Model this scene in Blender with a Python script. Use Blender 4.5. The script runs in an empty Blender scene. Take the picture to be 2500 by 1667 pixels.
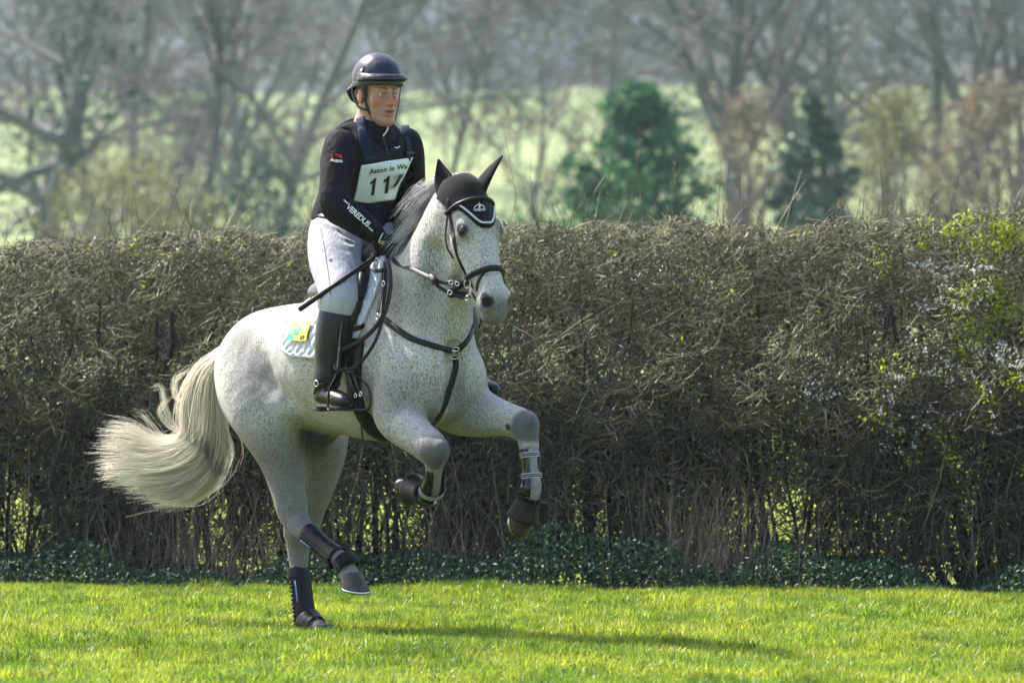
import bpy, bmesh, math
import numpy as np
from mathutils import Vector, Matrix
from mathutils.bvhtree import BVHTree

# ------------------------------------------------------------------ camera, sky, sun, exposure
SC = bpy.context.scene
COL = SC.collection
CAM_H, DIST, FPX = 1.375, 24.0, 13920.0          # camera height, metres to the horse, focal length in photo pixels
HOR = 762.0                                       # photo row of the horizon
cam = bpy.data.cameras.new('camera')
cam.sensor_width = 36.0
cam.lens = FPX / 2500.0 * 36.0
cam.shift_y = -(833.5 - HOR) / 2500.0
cam.clip_end = 3000.0
cam.dof.use_dof = True
cam.dof.focus_distance = DIST + 0.25
cam.dof.aperture_fstop = 4.8
cam_o = bpy.data.objects.new('camera', cam)
cam_o.location = (0, -DIST, CAM_H)
cam_o.rotation_euler = (math.radians(90), 0, 0)
COL.objects.link(cam_o)
SC.camera = cam_o

SUN_DIR = Vector((-0.84, 0.68, 1.25)).normalized()   # towards the sun: behind the hedge, to the left
sun_elev = math.asin(SUN_DIR.z)
sun_rot = math.atan2(SUN_DIR.x, SUN_DIR.y)
world = bpy.data.worlds.new('World')
SC.world = world
world.use_nodes = True
wn = world.node_tree
wn.nodes.clear()
w_out = wn.nodes.new('ShaderNodeOutputWorld')
w_bg = wn.nodes.new('ShaderNodeBackground')
w_sky = wn.nodes.new('ShaderNodeTexSky')
w_sky.sky_type = 'NISHITA'
w_sky.sun_disc = False
w_sky.sun_elevation = sun_elev
w_sky.sun_rotation = sun_rot
w_sky.air_density = 1.0
w_sky.dust_density = 2.5
w_bg.inputs['Strength'].default_value = 0.15
wn.links.new(w_sky.outputs[0], w_bg.inputs['Color'])
wn.links.new(w_bg.outputs[0], w_out.inputs['Surface'])
sun = bpy.data.lights.new('sun', 'SUN')
sun.energy = 4.0
sun.angle = math.radians(0.53)
sun.color = (1.0, 0.965, 0.90)
sun_o = bpy.data.objects.new('sun', sun)
sun_o.rotation_euler = SUN_DIR.to_track_quat('Z', 'Y').to_euler()
sun_o.location = (-8, 8, 12)
COL.objects.link(sun_o)
SC.view_settings.view_transform = 'Standard'
SC.view_settings.look = 'None'
SC.view_settings.gamma = 1.0
SC.view_settings.use_curve_mapping = False
SC.view_settings.exposure = 1.38
SC.cycles.max_bounces = 5
SC.cycles.diffuse_bounces = 4
SC.cycles.glossy_bounces = 2
SC.cycles.transmission_bounces = 3
SC.cycles.volume_bounces = 0
SC.cycles.use_adaptive_sampling = True
SC.cycles.adaptive_threshold = 0.03
SC.cycles.transparent_max_bounces = 12
SC.cycles.use_denoising = True
DEV = ''

# ------------------------------------------------------------------ frames of reference
H2 = np.array([0.60, -0.80, 0.0])                # the horse's heading
RV = np.array([-0.80, -0.60, 0.0])               # the horse's right-hand side
ZV = np.array([0.0, 0.0, 1.0])
ORG = np.array([-0.707, 0.0, 0.0])

def L(a, r, z):
    return ORG + a * H2 + r * RV + z * ZV

def toL(p):
    q = np.asarray(p, float) - ORG
    return np.array([q @ H2, q @ RV, q[2]])

def P(px, py, r):
    "the point seen at a photo position, r metres to the horse's right of its middle plane"
    s = (px - 1250.0) / FPX
    a = (s * (DIST + r * RV[1]) - ORG[0] - r * RV[0]) / (H2[0] - s * H2[1])
    y = a * H2[1] + r * RV[1]
    return L(a, r, CAM_H - (py - HOR) * (DIST + y) / FPX)

def W(px, py, y):
    "the point seen at a photo position at depth y"
    d = DIST + y
    return np.array([(px - 1250.0) * d / FPX, y, CAM_H - (py - HOR) * d / FPX])

def proj(p):
    d = DIST + p[1]
    return (1250 + p[0] * FPX / d, HOR - (p[2] - CAM_H) * FPX / d)

CAMP = np.array([0, -DIST, CAM_H])

def nrm(v):
    v = np.asarray(v, float)
    return v / (np.linalg.norm(v) + 1e-12)

# ------------------------------------------------------------------ scene helpers
def mesh_np(name, V, F, smooth=True):
    V = np.ascontiguousarray(V, dtype=np.float32)
    me = bpy.data.meshes.new(name)
    if isinstance(F, np.ndarray):
        n, m = F.shape
        me.vertices.add(len(V)); me.vertices.foreach_set('co', V.ravel())
        me.loops.add(n * m); me.loops.foreach_set('vertex_index', np.ascontiguousarray(F, dtype=np.int32).ravel())
        me.polygons.add(n)
        me.polygons.foreach_set('loop_start', np.arange(0, n * m, m, dtype=np.int32))
        me.polygons.foreach_set('use_smooth', np.full(n, smooth, dtype=bool))
        me.update(calc_edges=True)
    else:
        me.from_pydata([tuple(v) for v in V.tolist()], [], F)
        me.polygons.foreach_set('use_smooth', [smooth] * len(me.polygons))
        me.update()
    return me

def attr(me, name, vals):
    at = me.attributes.new(name, 'FLOAT', 'POINT')
    at.data.foreach_set('value', np.ascontiguousarray(vals, dtype=np.float32))

def link(name, me, mat=None, parent=None, label=None, cat=None, group=None, kind=None):
    o = bpy.data.objects.new(name, me)
    COL.objects.link(o)
    if me is not None and mat is not None:
        me.materials.clear()
        for m in (mat if isinstance(mat, (list, tuple)) else [mat]):
            me.materials.append(m)
    if parent is not None:
        o.parent = parent
        o.matrix_parent_inverse = Matrix.Translation(-parent.location) if parent.type == 'EMPTY' else Matrix()
    tag(o, label, cat, group, kind)
    return o

def tag(o, label=None, cat=None, group=None, kind=None):
    if label: o['label'] = label
    if cat: o['category'] = cat
    if group: o['group'] = group
    if kind: o['kind'] = kind
    return o

def thing(name, label, cat, loc=(0, 0, 0), group=None):
    o = bpy.data.objects.new(name, None)
    o.location = tuple(float(c) for c in loc)
    o.empty_display_size = 0.1
    COL.objects.link(o)
    return tag(o, label, cat, group)

# ------------------------------------------------------------------ material helpers
def new_mat(name):
    m = bpy.data.materials.new(name)
    m.use_nodes = True
    nt = m.node_tree
    b = nt.nodes['Principled BSDF']
    return m, nt, b

def node(nt, t, **kw):
    n = nt.nodes.new(t)
    for k, v in kw.items():
        if k in n.inputs: n.inputs[k].default_value = v
        else: setattr(n, k, v)
    return n

def noise(nt, scale, detail=3.0, rough=0.55, vec=None, dims='3D'):
    n = node(nt, 'ShaderNodeTexNoise', noise_dimensions=dims)
    n.inputs['Scale'].default_value = scale
    n.inputs['Detail'].default_value = detail
    n.inputs['Roughness'].default_value = rough
    if vec is not None: nt.links.new(vec, n.inputs['Vector'])
    return n

def ramp(nt, fac, stops):
    n = node(nt, 'ShaderNodeValToRGB')
    cr = n.color_ramp
    while len(cr.elements) < len(stops): cr.elements.new(0.5)
    for e, (p, c) in zip(cr.elements, stops):
        e.position = p
        e.color = (c[0], c[1], c[2], 1.0) if hasattr(c, '__len__') else (c, c, c, 1.0)
    nt.links.new(fac, n.inputs['Fac'])
    return n

def mixc(nt, fac, a, b, mode='MIX'):
    n = node(nt, 'ShaderNodeMix', data_type='RGBA', blend_type=mode)
    for i, s in ((0, fac), (6, a), (7, b)):
        if hasattr(s, 'links') or hasattr(s, 'is_linked'): nt.links.new(s, n.inputs[i])
        elif i == 0: n.inputs[i].default_value = s
        else: n.inputs[i].default_value = (*s[:3], 1.0)
    return n.outputs[2]

def bump(nt, h, strength, dist=0.01, b=None):
    n = node(nt, 'ShaderNodeBump')
    n.inputs['Strength'].default_value = strength
    n.inputs['Distance'].default_value = dist
    nt.links.new(h, n.inputs['Height'])
    if b is not None: nt.links.new(n.outputs[0], b.inputs['Normal'])
    return n

def coords(nt, scale=(1, 1, 1), rot=(0, 0, 0)):
    tc = node(nt, 'ShaderNodeTexCoord')
    mp = node(nt, 'ShaderNodeMapping')
    mp.inputs['Scale'].default_value = scale
    mp.inputs['Rotation'].default_value = rot
    nt.links.new(tc.outputs['Object'], mp.inputs['Vector'])
    return mp.outputs[0]

def simple(name, col, rough=0.6, spec=0.4, var=0.15, nscale=40.0, bmp=0.15, bdist=0.003, metal=0.0, coat=0.0, sheen=0.0):
    m, nt, b = new_mat(name)
    v = coords(nt)
    n = noise(nt, nscale, 4, 0.6, v)
    c0 = tuple(max(0, c * (1 - var)) for c in col); c1 = tuple(min(1, c * (1 + var)) for c in col)
    r = ramp(nt, n.outputs['Fac'], [(0.3, c0), (0.7, c1)])
    nt.links.new(r.outputs[0], b.inputs['Base Color'])
    b.inputs['Roughness'].default_value = rough
    b.inputs['Specular IOR Level'].default_value = spec
    b.inputs['Metallic'].default_value = metal
    b.inputs['Coat Weight'].default_value = coat
    b.inputs['Sheen Weight'].default_value = sheen
    if bmp: bump(nt, n.outputs['Fac'], bmp, bdist, b)
    return m

# ------------------------------------------------------------------ implicit modelling: fields of smooth unions turned into one mesh
class Field:
    def __init__(s, lo, hi, h):
        s.lo = np.asarray(lo, float); s.h = h
        s.n = np.ceil((np.asarray(hi, float) - s.lo) / h).astype(int) + 1
        s.F = np.full(tuple(s.n), 0.5, np.float32)

    def _box(s, lo, hi):
        i0 = np.clip(np.floor((np.asarray(lo) - s.lo) / s.h).astype(int), 0, s.n)
        i1 = np.clip(np.ceil((np.asarray(hi) - s.lo) / s.h).astype(int) + 1, 0, s.n)
        sl = tuple(slice(a, b) for a, b in zip(i0, i1))
        ax = [(s.lo[d] + s.h * np.arange(i0[d], i1[d])).astype(np.float32) for d in range(3)]
        return sl, ax

    def _comb(s, sl, d, k, mode):
        A = s.F[sl]
        if mode == 'add':
            hh = np.maximum(k - np.abs(A - d), 0) / k
            s.F[sl] = np.minimum(A, d) - hh * hh * k * 0.25
        elif mode == 'sub':
            hh = np.maximum(k - np.abs(A + d), 0) / k
            s.F[sl] = np.maximum(A, -d) + hh * hh * k * 0.25

    def cap(s, a, b, ra, rb, k=0.03, mode='add', flat=None):
        a = np.asarray(a, float); b = np.asarray(b, float)
        fs = flat[1] if flat else 1.0
        m = max(ra, rb) * max(1.0, fs) + k + s.h * 2
        sl, ax = s._box(np.minimum(a, b) - m, np.maximum(a, b) + m)
        if any(len(x) == 0 for x in ax): return
        x = ax[0][:, None, None] - a[0]; y = ax[1][None, :, None] - a[1]; z = ax[2][None, None, :] - a[2]
        ba = b - a; l2 = max(ba @ ba, 1e-9)
        t = np.clip((x * ba[0] + y * ba[1] + z * ba[2]) / l2, 0, 1)
        qx = x - t * ba[0]; qy = y - t * ba[1]; qz = z - t * ba[2]
        r = ra + (rb - ra) * t
        if flat is None:
            d = np.sqrt(qx * qx + qy * qy + qz * qz) - r
        else:
            n = nrm(flat[0]); dn = qx * n[0] + qy * n[1] + qz * n[2]
            q2 = qx * qx + qy * qy + qz * qz
            e1 = np.sqrt(np.maximum(q2 + dn * dn * (1 / fs ** 2 - 1), 1e-12))
            e2 = np.sqrt(np.maximum(q2 + dn * dn * (1 / fs ** 4 - 1), 1e-12))
            d = e1 * (e1 - r) / e2
        s._comb(sl, d.astype(np.float32), k, mode)

    def chain(s, pts, k=0.03, flat=None, n=4):
        "pts: list of (point, radius); a smooth tapered tube through them"
        P_ = np.array([np.append(p, r) for p, r in pts])
        Q = catmull(P_, n)
        for u, v in zip(Q[:-1], Q[1:]):
            s.cap(u[:3], v[:3], u[3], v[3], k, 'add', flat)

    def ell(s, c, rad, R=None, k=0.03, mode='add'):
        c = np.asarray(c, float); rad = np.asarray(rad, float)
        R = np.eye(3) if R is None else R          # rows: axes
        ext = np.sqrt(((R * rad[:, None]) ** 2).sum(0)) + k + s.h * 2
        sl, ax = s._box(c - ext, c + ext)
        if any(len(x) == 0 for x in ax): return
        x = ax[0][:, None, None] - c[0]; y = ax[1][None, :, None] - c[1]; z = ax[2][None, None, :] - c[2]
        k0 = 0; k1 = 0
        for i in range(3):
            q = (x * R[i, 0] + y * R[i, 1] + z * R[i, 2]) / rad[i]
            k0 = k0 + q * q; k1 = k1 + q * q / rad[i] ** 2
        k0 = np.sqrt(k0); k1 = np.sqrt(np.maximum(k1, 1e-12))
        s._comb(sl, (k0 * (k0 - 1) / k1).astype(np.float32), k, mode)

    def half(s, p, n, k=0.01):
        "cut away everything on the side the normal points to"
        n = nrm(n)
        ax = [(s.lo[d] + s.h * np.arange(s.n[d])).astype(np.float32) for d in range(3)]
        d = (ax[0][:, None, None] - p[0]) * n[0] + (ax[1][None, :, None] - p[1]) * n[1] + (ax[2][None, None, :] - p[2]) * n[2]
        s.F = np.maximum(s.F, d.astype(np.float32))

    def net(s, smooth=1):
        "surface nets"
        F = s.F
        S = F < 0
        nx, ny, nz = F.shape
        cnt = np.zeros((nx - 1, ny - 1, nz - 1), np.int8)
        for i in (0, 1):
            for j in (0, 1):
                for l in (0, 1):
                    cnt += S[i:nx - 1 + i, j:ny - 1 + j, l:nz - 1 + l]
        act = (cnt > 0) & (cnt < 8)
        I, J, K = np.nonzero(act)
        idx = np.full(act.shape, -1, np.int32)
        idx[I, J, K] = np.arange(len(I))
        acc = np.zeros((len(I), 3)); c = np.zeros(len(I))
        cor = [(i, j, l) for i in (0, 1) for j in (0, 1) for l in (0, 1)]
        fv = {q: F[I + q[0], J + q[1], K + q[2]] for q in cor}
        for q in cor:
            for d in range(3):
                if q[d]: continue
                e = list(q); e[d] = 1; e = tuple(e)
                f0, f1 = fv[q], fv[e]
                m = (f0 < 0) != (f1 < 0)
                t = np.where(m, f0 / np.where(f0 == f1, 1, f0 - f1), 0)
                for dd in range(3):
                    acc[:, dd] += m * (q[dd] + (t if dd == d else 0))
                c += m
        V = acc / c[:, None] + np.stack([I, J, K], 1)
        V = s.lo + V * s.h
        faces = []
        for d in range(3):
            o1, o2 = (d + 1) % 3, (d + 2) % 3
            A = [slice(1, n_ - 1) for n_ in (nx, ny, nz)]
            B = list(A)
            A[d] = slice(0, F.shape[d] - 1); B[d] = slice(1, F.shape[d])
            s0, s1 = S[tuple(A)], S[tuple(B)]
            x = np.argwhere(s0 != s1)
            flip = s0[x[:, 0], x[:, 1], x[:, 2]]
            off = np.array([0 if q == d else 1 for q in range(3)])
            x = x + off
            e1 = np.eye(3, dtype=int)[o1]; e2 = np.eye(3, dtype=int)[o2]
            q = [x - e1 - e2, x - e2, x, x - e1]
            q = np.stack([idx[w[:, 0], w[:, 1], w[:, 2]] for w in q], 1)
            q[~flip] = q[~flip][:, ::-1]
            faces.append(q)
        Fc = np.concatenate(faces)
        Fc = Fc[(Fc >= 0).all(1)]
        for _ in range(smooth):
            V = relax(V, Fc, 0.5); 
        return V, Fc

def relax(V, F, w):
    A = np.zeros_like(V); n = np.zeros(len(V))
    m = F.shape[1]
    for i in range(m):
        for dd in range(3):
            A[:, dd] += np.bincount(F[:, i], V[F[:, (i + 1) % m], dd], len(V)) + np.bincount(F[:, i], V[F[:, (i - 1) % m], dd], len(V))
        n += 2 * np.bincount(F[:, i], minlength=len(V))
    return V + w * (A / np.maximum(n, 1)[:, None] - V)

def catmull(P_, n):
    P_ = np.asarray(P_, float)
    if len(P_) < 3:
        return np.array([P_[0] + (P_[-1] - P_[0]) * t for t in np.linspace(0, 1, n + 1)])
    E = np.vstack([2 * P_[0] - P_[1], P_, 2 * P_[-1] - P_[-2]])
    out = []
    for i in range(1, len(E) - 2):
        p0, p1, p2, p3 = E[i - 1:i + 3]
        for t in np.arange(n) / n:
            out.append(0.5 * (2 * p1 + (p2 - p0) * t + (2 * p0 - 5 * p1 + 4 * p2 - p3) * t ** 2 + (3 * p1 - p0 - 3 * p2 + p3) * t ** 3))
    out.append(P_[-1])
    return np.array(out)

def vnormals(V, F):
    N = np.zeros_like(V)
    a, b, c = V[F[:, 0]], V[F[:, 1]], V[F[:, 2]]
    fn = np.cross(b - a, c - a)
    for i in range(F.shape[1]):
        for d in range(3):
            N[:, d] += np.bincount(F[:, i], fn[:, d], len(V))
    return N / (np.linalg.norm(N, axis=1)[:, None] + 1e-12)

def ss(x, a, b):
    t = np.clip((x - a) / (b - a), 0, 1)
    return t * t * (3 - 2 * t)

# ------------------------------------------------------------------ the horse's body: one continuous surface
HB = P(1163, 448, 0)
HYAW = math.radians(57)
HRV = np.array([-math.sin(HYAW), -math.cos(HYAW), 0.0])     # the head's own right-hand side: it is turned a little to the camera
def head_axis():
    hh = np.array([math.cos(HYAW), -math.sin(HYAW), 0.0])
    best = None
    for t in np.linspace(0.0, 0.6, 601):
        q = HB + hh * t
        px, _ = proj(q)
        if px >= 1229: break
    d = DIST + q[1]
    return np.array([q[0], q[1], CAM_H - (736 - HOR) * d / FPX])
HU = nrm(head_axis() - HB)
HW = nrm(np.cross(HU, HRV))
if HW @ H2 < 0: HW = -HW
def HD(u, w, v):
    "head frame: u down the face from between the ears, w outwards from the face, v to the horse's right"
    return HB + u * HU + w * 1.06 * HW + v * 1.1 * HRV
HR = np.stack([HU, HW, HRV])

def pitch(deg):
    c, s_ = math.cos(math.radians(deg)), math.sin(math.radians(deg))
    f = c * H2 + s_ * ZV
    return np.stack([f, RV, np.cross(f, RV) * (1 if np.cross(f, RV)[2] > 0 else -1)])

JT = dict(
    elbR=P(952, 1046, .19), kneR=P(1062, 1100, .19), cbR=P(1060, 1152, .16), fetR=P(1051, 1198, .12), pasR=P(1026, 1204, .10), tipR=P(990, 1188, .075),
    elbL=P(1120, 1000, -.17), kneL=P(1284, 1036, -.18), cbL=P(1293, 1100, -.18), fetL=P(1299, 1186, -.18), pasL=P(1293, 1222, -.175), tipL=P(1272, 1298, -.165),
    hokR=P(718, 1266, .15), fetrR=P(834, 1368, .12), pasrR=P(848, 1392, .115), tiprR=P(870, 1432, .105),
    hokL=P(731, 1305, -.13), fetrL=P(748, 1512, -.13), pasrL=P(768, 1530, -.13), tiprL=P(800, 1548, -.13))

def mir_(p):
    q = toL(p); return L(q[0], -q[1], q[2])

def build_horse():
    f = Field((-1.62, -1.15, -0.02), (0.22, 1.0, 2.0), 0.0072)
    p8 = pitch(9)
    # trunk
    f.ell(L(.27, 0, 1.205), (.44, .262, .365), p8, .06)
    f.ell(L(-.05, 0, 1.150), (.46, .292, .285), pitch(5), .08)
    f.ell(L(-.36, 0, 1.185), (.32, .250, .215), pitch(8), .08)
    f.ell(L(-.46, 0, 1.165), (.275, .165, .195), pitch(22), .07)
    for s_ in (1, -1):
        f.ell(L(-.435, .125 * s_, 1.145), (.245, .160, .215), pitch(26), .07)
        f.ell(L(-.545, .12 * s_, 1.04), (.130, .115, .205), pitch(10), .07)
    # withers, neck, breast
    f.chain([(L(.02, 0, 1.42), .05), (L(.20, 0, 1.475), .06), (L(.36, 0, 1.505), .06), (L(.50, 0, 1.52), .07)], .10, (RV, .8))
    f.chain([(P(1128, 478, 0), .086), (P(1107, 545, 0), .106), (P(1083, 620, 0), .130), (P(1056, 705, 0), .165), (P(1038, 800, 0), .195), (P(1024, 890, 0), .205)],
            .07, (RV, .74), 3)
    f.ell(L(.57, .015, 1.16), (.235, .185, .265), pitch(0), .07)
    for s_ in (1, -1):
        f.ell(L(.705, (.095 if s_ > 0 else .08) * s_, 1.10), (.12, .095, .15), pitch(0), .05)
        f.cap(L(.34, .13 * s_, 1.42), L(.64, (.15 if s_ > 0 else .13) * s_, 1.14), .08, .100, .05)        # shoulder blade
        f.ell(L(.50, .175 * s_, 1.12), (.15, .075, .17), pitch(-30), .05)           # triceps
    # right foreleg
    j = JT
    f.chain([(L(.64, .15, 1.08), .11), (P(972, 1005, .185), .085), (P(992, 1042, .19), .064), (P(1030, 1074, .19), .052), (j['kneR'], .047)], .045)
    f.ell(P(1068, 1104, .19), (.046, .046, .056), None, .03)
    f.chain([(j['kneR'], .042), (j['cbR'], .027), (j['fetR'], .031), (j['pasR'], .026)], .02)
    f.ell(P(1044, 1112, .19), (.022, .022, .030), None, .02); f.ell(P(1076, 1092, .20), (.026, .026, .030), None, .02); f.ell(P(1000, 1040, .215), (.05, .035, .045), None, .03)
    # left foreleg
    f.chain([(L(.64, -.13, 1.08), .11), (P(1112, 985, -.17), .10), (P(1165, 1008, -.175), .082), (P(1220, 1020, -.18), .057), (j['kneL'], .046)], .045)
    f.ell(P(1287, 1040, -.18), (.044, .046, .058), None, .03)
    f.chain([(j['kneL'], .042), (P(1291, 1085, -.18), .033), (j['cbL'], .025), (P(1297, 1150, -.18), .023), (j['fetL'], .033), (j['pasL'], .029)], .02)
    f.ell(P(1263, 1056, -.18), (.022, .022, .032), None, .02); f.ell(P(1296, 1026, -.17), (.024, .026, .030), None, .02); f.ell(P(1160, 985, -.15), (.06, .035, .04), None, .03)
    # right hind leg (swung forward)
    f.chain([(L(-.45, .14, 1.13), .165), (P(645, 985, .185), .145), (P(672, 1060, .185), .105), (P(690, 1130, .175), .066), (P(702, 1190, .16), .050), (j['hokR'], .047)], .05)
    f.ell(P(690, 1000, .19), (.11, .08, .10), pitch(30), .06)
    f.cap(P(698, 1210, .155), P(700, 1270, .15), .018, .026, .02)                    # point of hock
    f.chain([(j['hokR'], .047), (P(745, 1296, .145), .037), (P(785, 1330, .135), .026), (j['fetrR'], .034), (j['pasrR'], .030), (P(856, 1410, .11), .034)], .02)
    # left hind leg (standing)
    f.chain([(L(-.46, -.14, 1.12), .17), (P(760, 985, -.165), .15), (P(778, 1065, -.155), .105), (P(778, 1135, -.15), .078), (P(758, 1215, -.14), .060), (P(738, 1275, -.13), .050), (j['hokL'], .047)], .05)
    f.cap(P(716, 1245, -.135), P(706, 1304, -.13), .018, .026, .03)
    f.chain([(j['hokL'], .047), (P(728, 1352, -.13), .038), (P(732, 1400, -.13), .029), (P(740, 1460, -.13), .026), (j['fetrL'], .036), (j['pasrL'], .031), (P(782, 1538, -.13), .036)], .02)
    # sheath between the hind legs
    f.ell(L(-.18, 0, .86), (.10, .05, .06), pitch(0), .05)
    # dock of the tail
    f.chain([(L(-.68, .0, 1.25), .05), (P(556, 866, 0), .036), (P(528, 884, 0), .028), (P(506, 920, 0), .020)], .04)
    # head
    f.ell(HD(.06, -.100, 0), (.115, .095, .074), HR, .03)
    f.ell(HD(.15, -.062, 0), (.12, .055, .092), HR, .03)
    for s_ in (1, -1):
        f.ell(HD(.175, -.168, .056 * s_), (.148, .132, .042), HR, .016)
        f.cap(HD(.21, -.095, .086 * s_), HD(.37, -.080, .056 * s_), .018, .010, .018)
        f.ell(HD(.184, -.046, .070 * s_), (.048, .034, .026), HR, .02)
        f.ell(HD(.495, -.042, .042 * s_), (.046, .034, .026), HR, .02)
    f.cap(HD(.10, -.060, 0), HD(.46, -.052, 0), .060, .046, .03)
    f.cap(HD(.20, -.110, 0), HD(.46, -.085, 0), .078, .056, .03)
    f.cap(HD(.25, -.190, 0), HD(.50, -.128, 0), .050, .030, .03)
    f.ell(HD(.505, -.075, 0), (.065, .060, .060), HR, .03)
    f.ell(HD(.552, -.088, 0), (.034, .046, .052), HR, .02)
    f.ell(HD(.526, -.138, 0), (.034, .026, .036), HR, .012)
    for s_ in (1, -1):
        f.ell(HD(.503, -.031, .052 * s_), (.031, .016, .036), HR, .006, 'sub')
        f.ell(HD(.520, -.042, .046 * s_), (.016, .016, .026), HR, .006, 'sub')
        f.ell(HD(.192, -.036, .098 * s_), (.026, .018, .012), HR, .006, 'sub')
    f.cap(HD(.570, -.116, .05), HD(.570, -.116, -.05), .009, .009, .012, 'sub')
    # mouth line, jugular groove, folds of flank, shoulder and elbow
    for s_ in (1, -1):
        f.cap(HD(.485, -.122, .058 * s_), HD(.560, -.125, .030 * s_), .006, .005, .012, 'sub')
        f.cap(HD(.33, -.145, .075 * s_), HD(.46, -.105, .064 * s_), .012, .010, .03, 'sub')
        f.cap(L(.795, .10 * s_, 1.62), L(.80, .13 * s_, 1.32), .035, .03, .06, 'sub')
        f.cap(L(.47, .325 * s_, 1.30), L(.36, .33 * s_, 1.05), .035, .035, .05, 'sub')
        f.cap(L(.62, .33 * s_, 1.12), L(.72, .30 * s_, 1.22), .04, .04, .05, 'sub')
        f.cap(L(-.30, .36 * s_, 1.30), L(-.52, .36 * s_, 1.28), .05, .05, .06, 'sub')
        f.cap(L(.78, .03 * s_, 1.02), L(.80, .02 * s_, 1.22), .03, .03, .05, 'sub') if s_ > 0 else None
    f.cap(P(985, 1005, .272), P(1020, 1030, .26), .022, .02, .025, 'sub')
    fold = [P(632, 880, .312), P(643, 914, .304), P(658, 945, .297), P(684, 973, .286), P(708, 996, .262)]
    for p_, q_ in zip(fold[:-1], fold[1:]):
        f.cap(p_, q_, .028, .028, .05, 'sub'); f.cap(mir_(p_), mir_(q_), .028, .028, .05, 'sub')
    f.cap(L(.80, .0, 1.18), L(.775, .0, .98), .026, .030, .035, 'sub')
    f.cap(L(.55, .295, 1.30), L(.66, .285, 1.16), .022, .024, .03, 'sub')
    f.cap(L(.44, .315, 1.02), L(.58, .295, 1.00), .024, .02, .03, 'sub')
    return f.net(1)

HV, HF = build_horse()
HN = vnormals(HV, HF)
HBVH = BVHTree.FromPolygons(HV.tolist(), HF.tolist())

# ------------------------------------------------------------------ horse: materials
def mat_coat():
    m, nt, b = new_mat('grey_coat')
    v = coords(nt, (1, 1, .32))
    vs = coords(nt, (1, 1, 1))
    big = noise(nt, 5.0, 3, .6, vs)
    fle = noise(nt, 230.0, 4, .7, v)
    fin = noise(nt, 420.0, 2, .6, v)
    den = node(nt, 'ShaderNodeAttribute', attribute_name='density')
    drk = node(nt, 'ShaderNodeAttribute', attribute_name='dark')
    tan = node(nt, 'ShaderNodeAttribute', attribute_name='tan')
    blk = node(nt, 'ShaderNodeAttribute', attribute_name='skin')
    # flecks: the threshold follows the density of the roan hairs
    th = node(nt, 'ShaderNodeMath', operation='MULTIPLY_ADD')
    nt.links.new(den.outputs['Fac'], th.inputs[0]); th.inputs[1].default_value = .16
    bb = node(nt, 'ShaderNodeMath', operation='MULTIPLY_ADD')
    nt.links.new(big.outputs['Fac'], bb.inputs[0]); bb.inputs[1].default_value = .20; bb.inputs[2].default_value = .372
    nt.links.new(bb.outputs[0], th.inputs[2])
    sub = node(nt, 'ShaderNodeMath', operation='SUBTRACT')
    nt.links.new(th.outputs[0], sub.inputs[0]); nt.links.new(fle.outputs['Fac'], sub.inputs[1])
    mr = node(nt, 'ShaderNodeMapRange')
    nt.links.new(sub.outputs[0], mr.inputs['Value'])
    mr.inputs['From Min'].default_value = -.04; mr.inputs['From Max'].default_value = .05
    base = ramp(nt, fin.outputs['Fac'], [(.3, (.42, .395, .365)), (.7, (.60, .57, .535))])
    c = mixc(nt, tan.outputs['Fac'], base.outputs[0], (.20, .16, .125))
    dap = noise(nt, 17.0, 3, .6, vs)
    dm = node(nt, 'ShaderNodeMapRange'); nt.links.new(dap.outputs['Fac'], dm.inputs['Value'])
    dm.inputs['From Min'].default_value = .42; dm.inputs['From Max'].default_value = .68; dm.inputs['To Max'].default_value = .42
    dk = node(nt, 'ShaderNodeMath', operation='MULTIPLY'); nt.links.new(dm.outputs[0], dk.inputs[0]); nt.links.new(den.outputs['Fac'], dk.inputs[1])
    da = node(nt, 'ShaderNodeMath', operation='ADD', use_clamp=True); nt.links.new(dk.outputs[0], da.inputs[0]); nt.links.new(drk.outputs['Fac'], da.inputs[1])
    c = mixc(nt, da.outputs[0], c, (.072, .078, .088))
    fc = node(nt, 'ShaderNodeMath', operation='MULTIPLY')
    nt.links.new(mr.outputs[0], fc.inputs[0]); fc.inputs[1].default_value = .82
    c = mixc(nt, fc.outputs[0], c, (.105, .085, .072))
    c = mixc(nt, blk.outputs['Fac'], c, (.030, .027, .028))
    nt.links.new(c, b.inputs['Base Color'])
    b.inputs['Roughness'].default_value = .62
    b.inputs['Specular IOR Level'].default_value = .25
    b.inputs['Sheen Weight'].default_value = .12
    b.inputs['Sheen Roughness'].default_value = .4
    mx = node(nt, 'ShaderNodeMath', operation='ADD')
    nt.links.new(fle.outputs['Fac'], mx.inputs[0]); nt.links.new(fin.outputs['Fac'], mx.inputs[1])
    b1 = bump(nt, mx.outputs[0], .5, .004, b)
    mus = noise(nt, 11.0, 2, .45, coords(nt, (1, 1, .55), (.35, .2, .4)))
    b0 = bump(nt, mus.outputs['Fac'], .55, .030); nt.links.new(b0.outputs[0], b1.inputs['Normal'])
    return m

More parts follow.
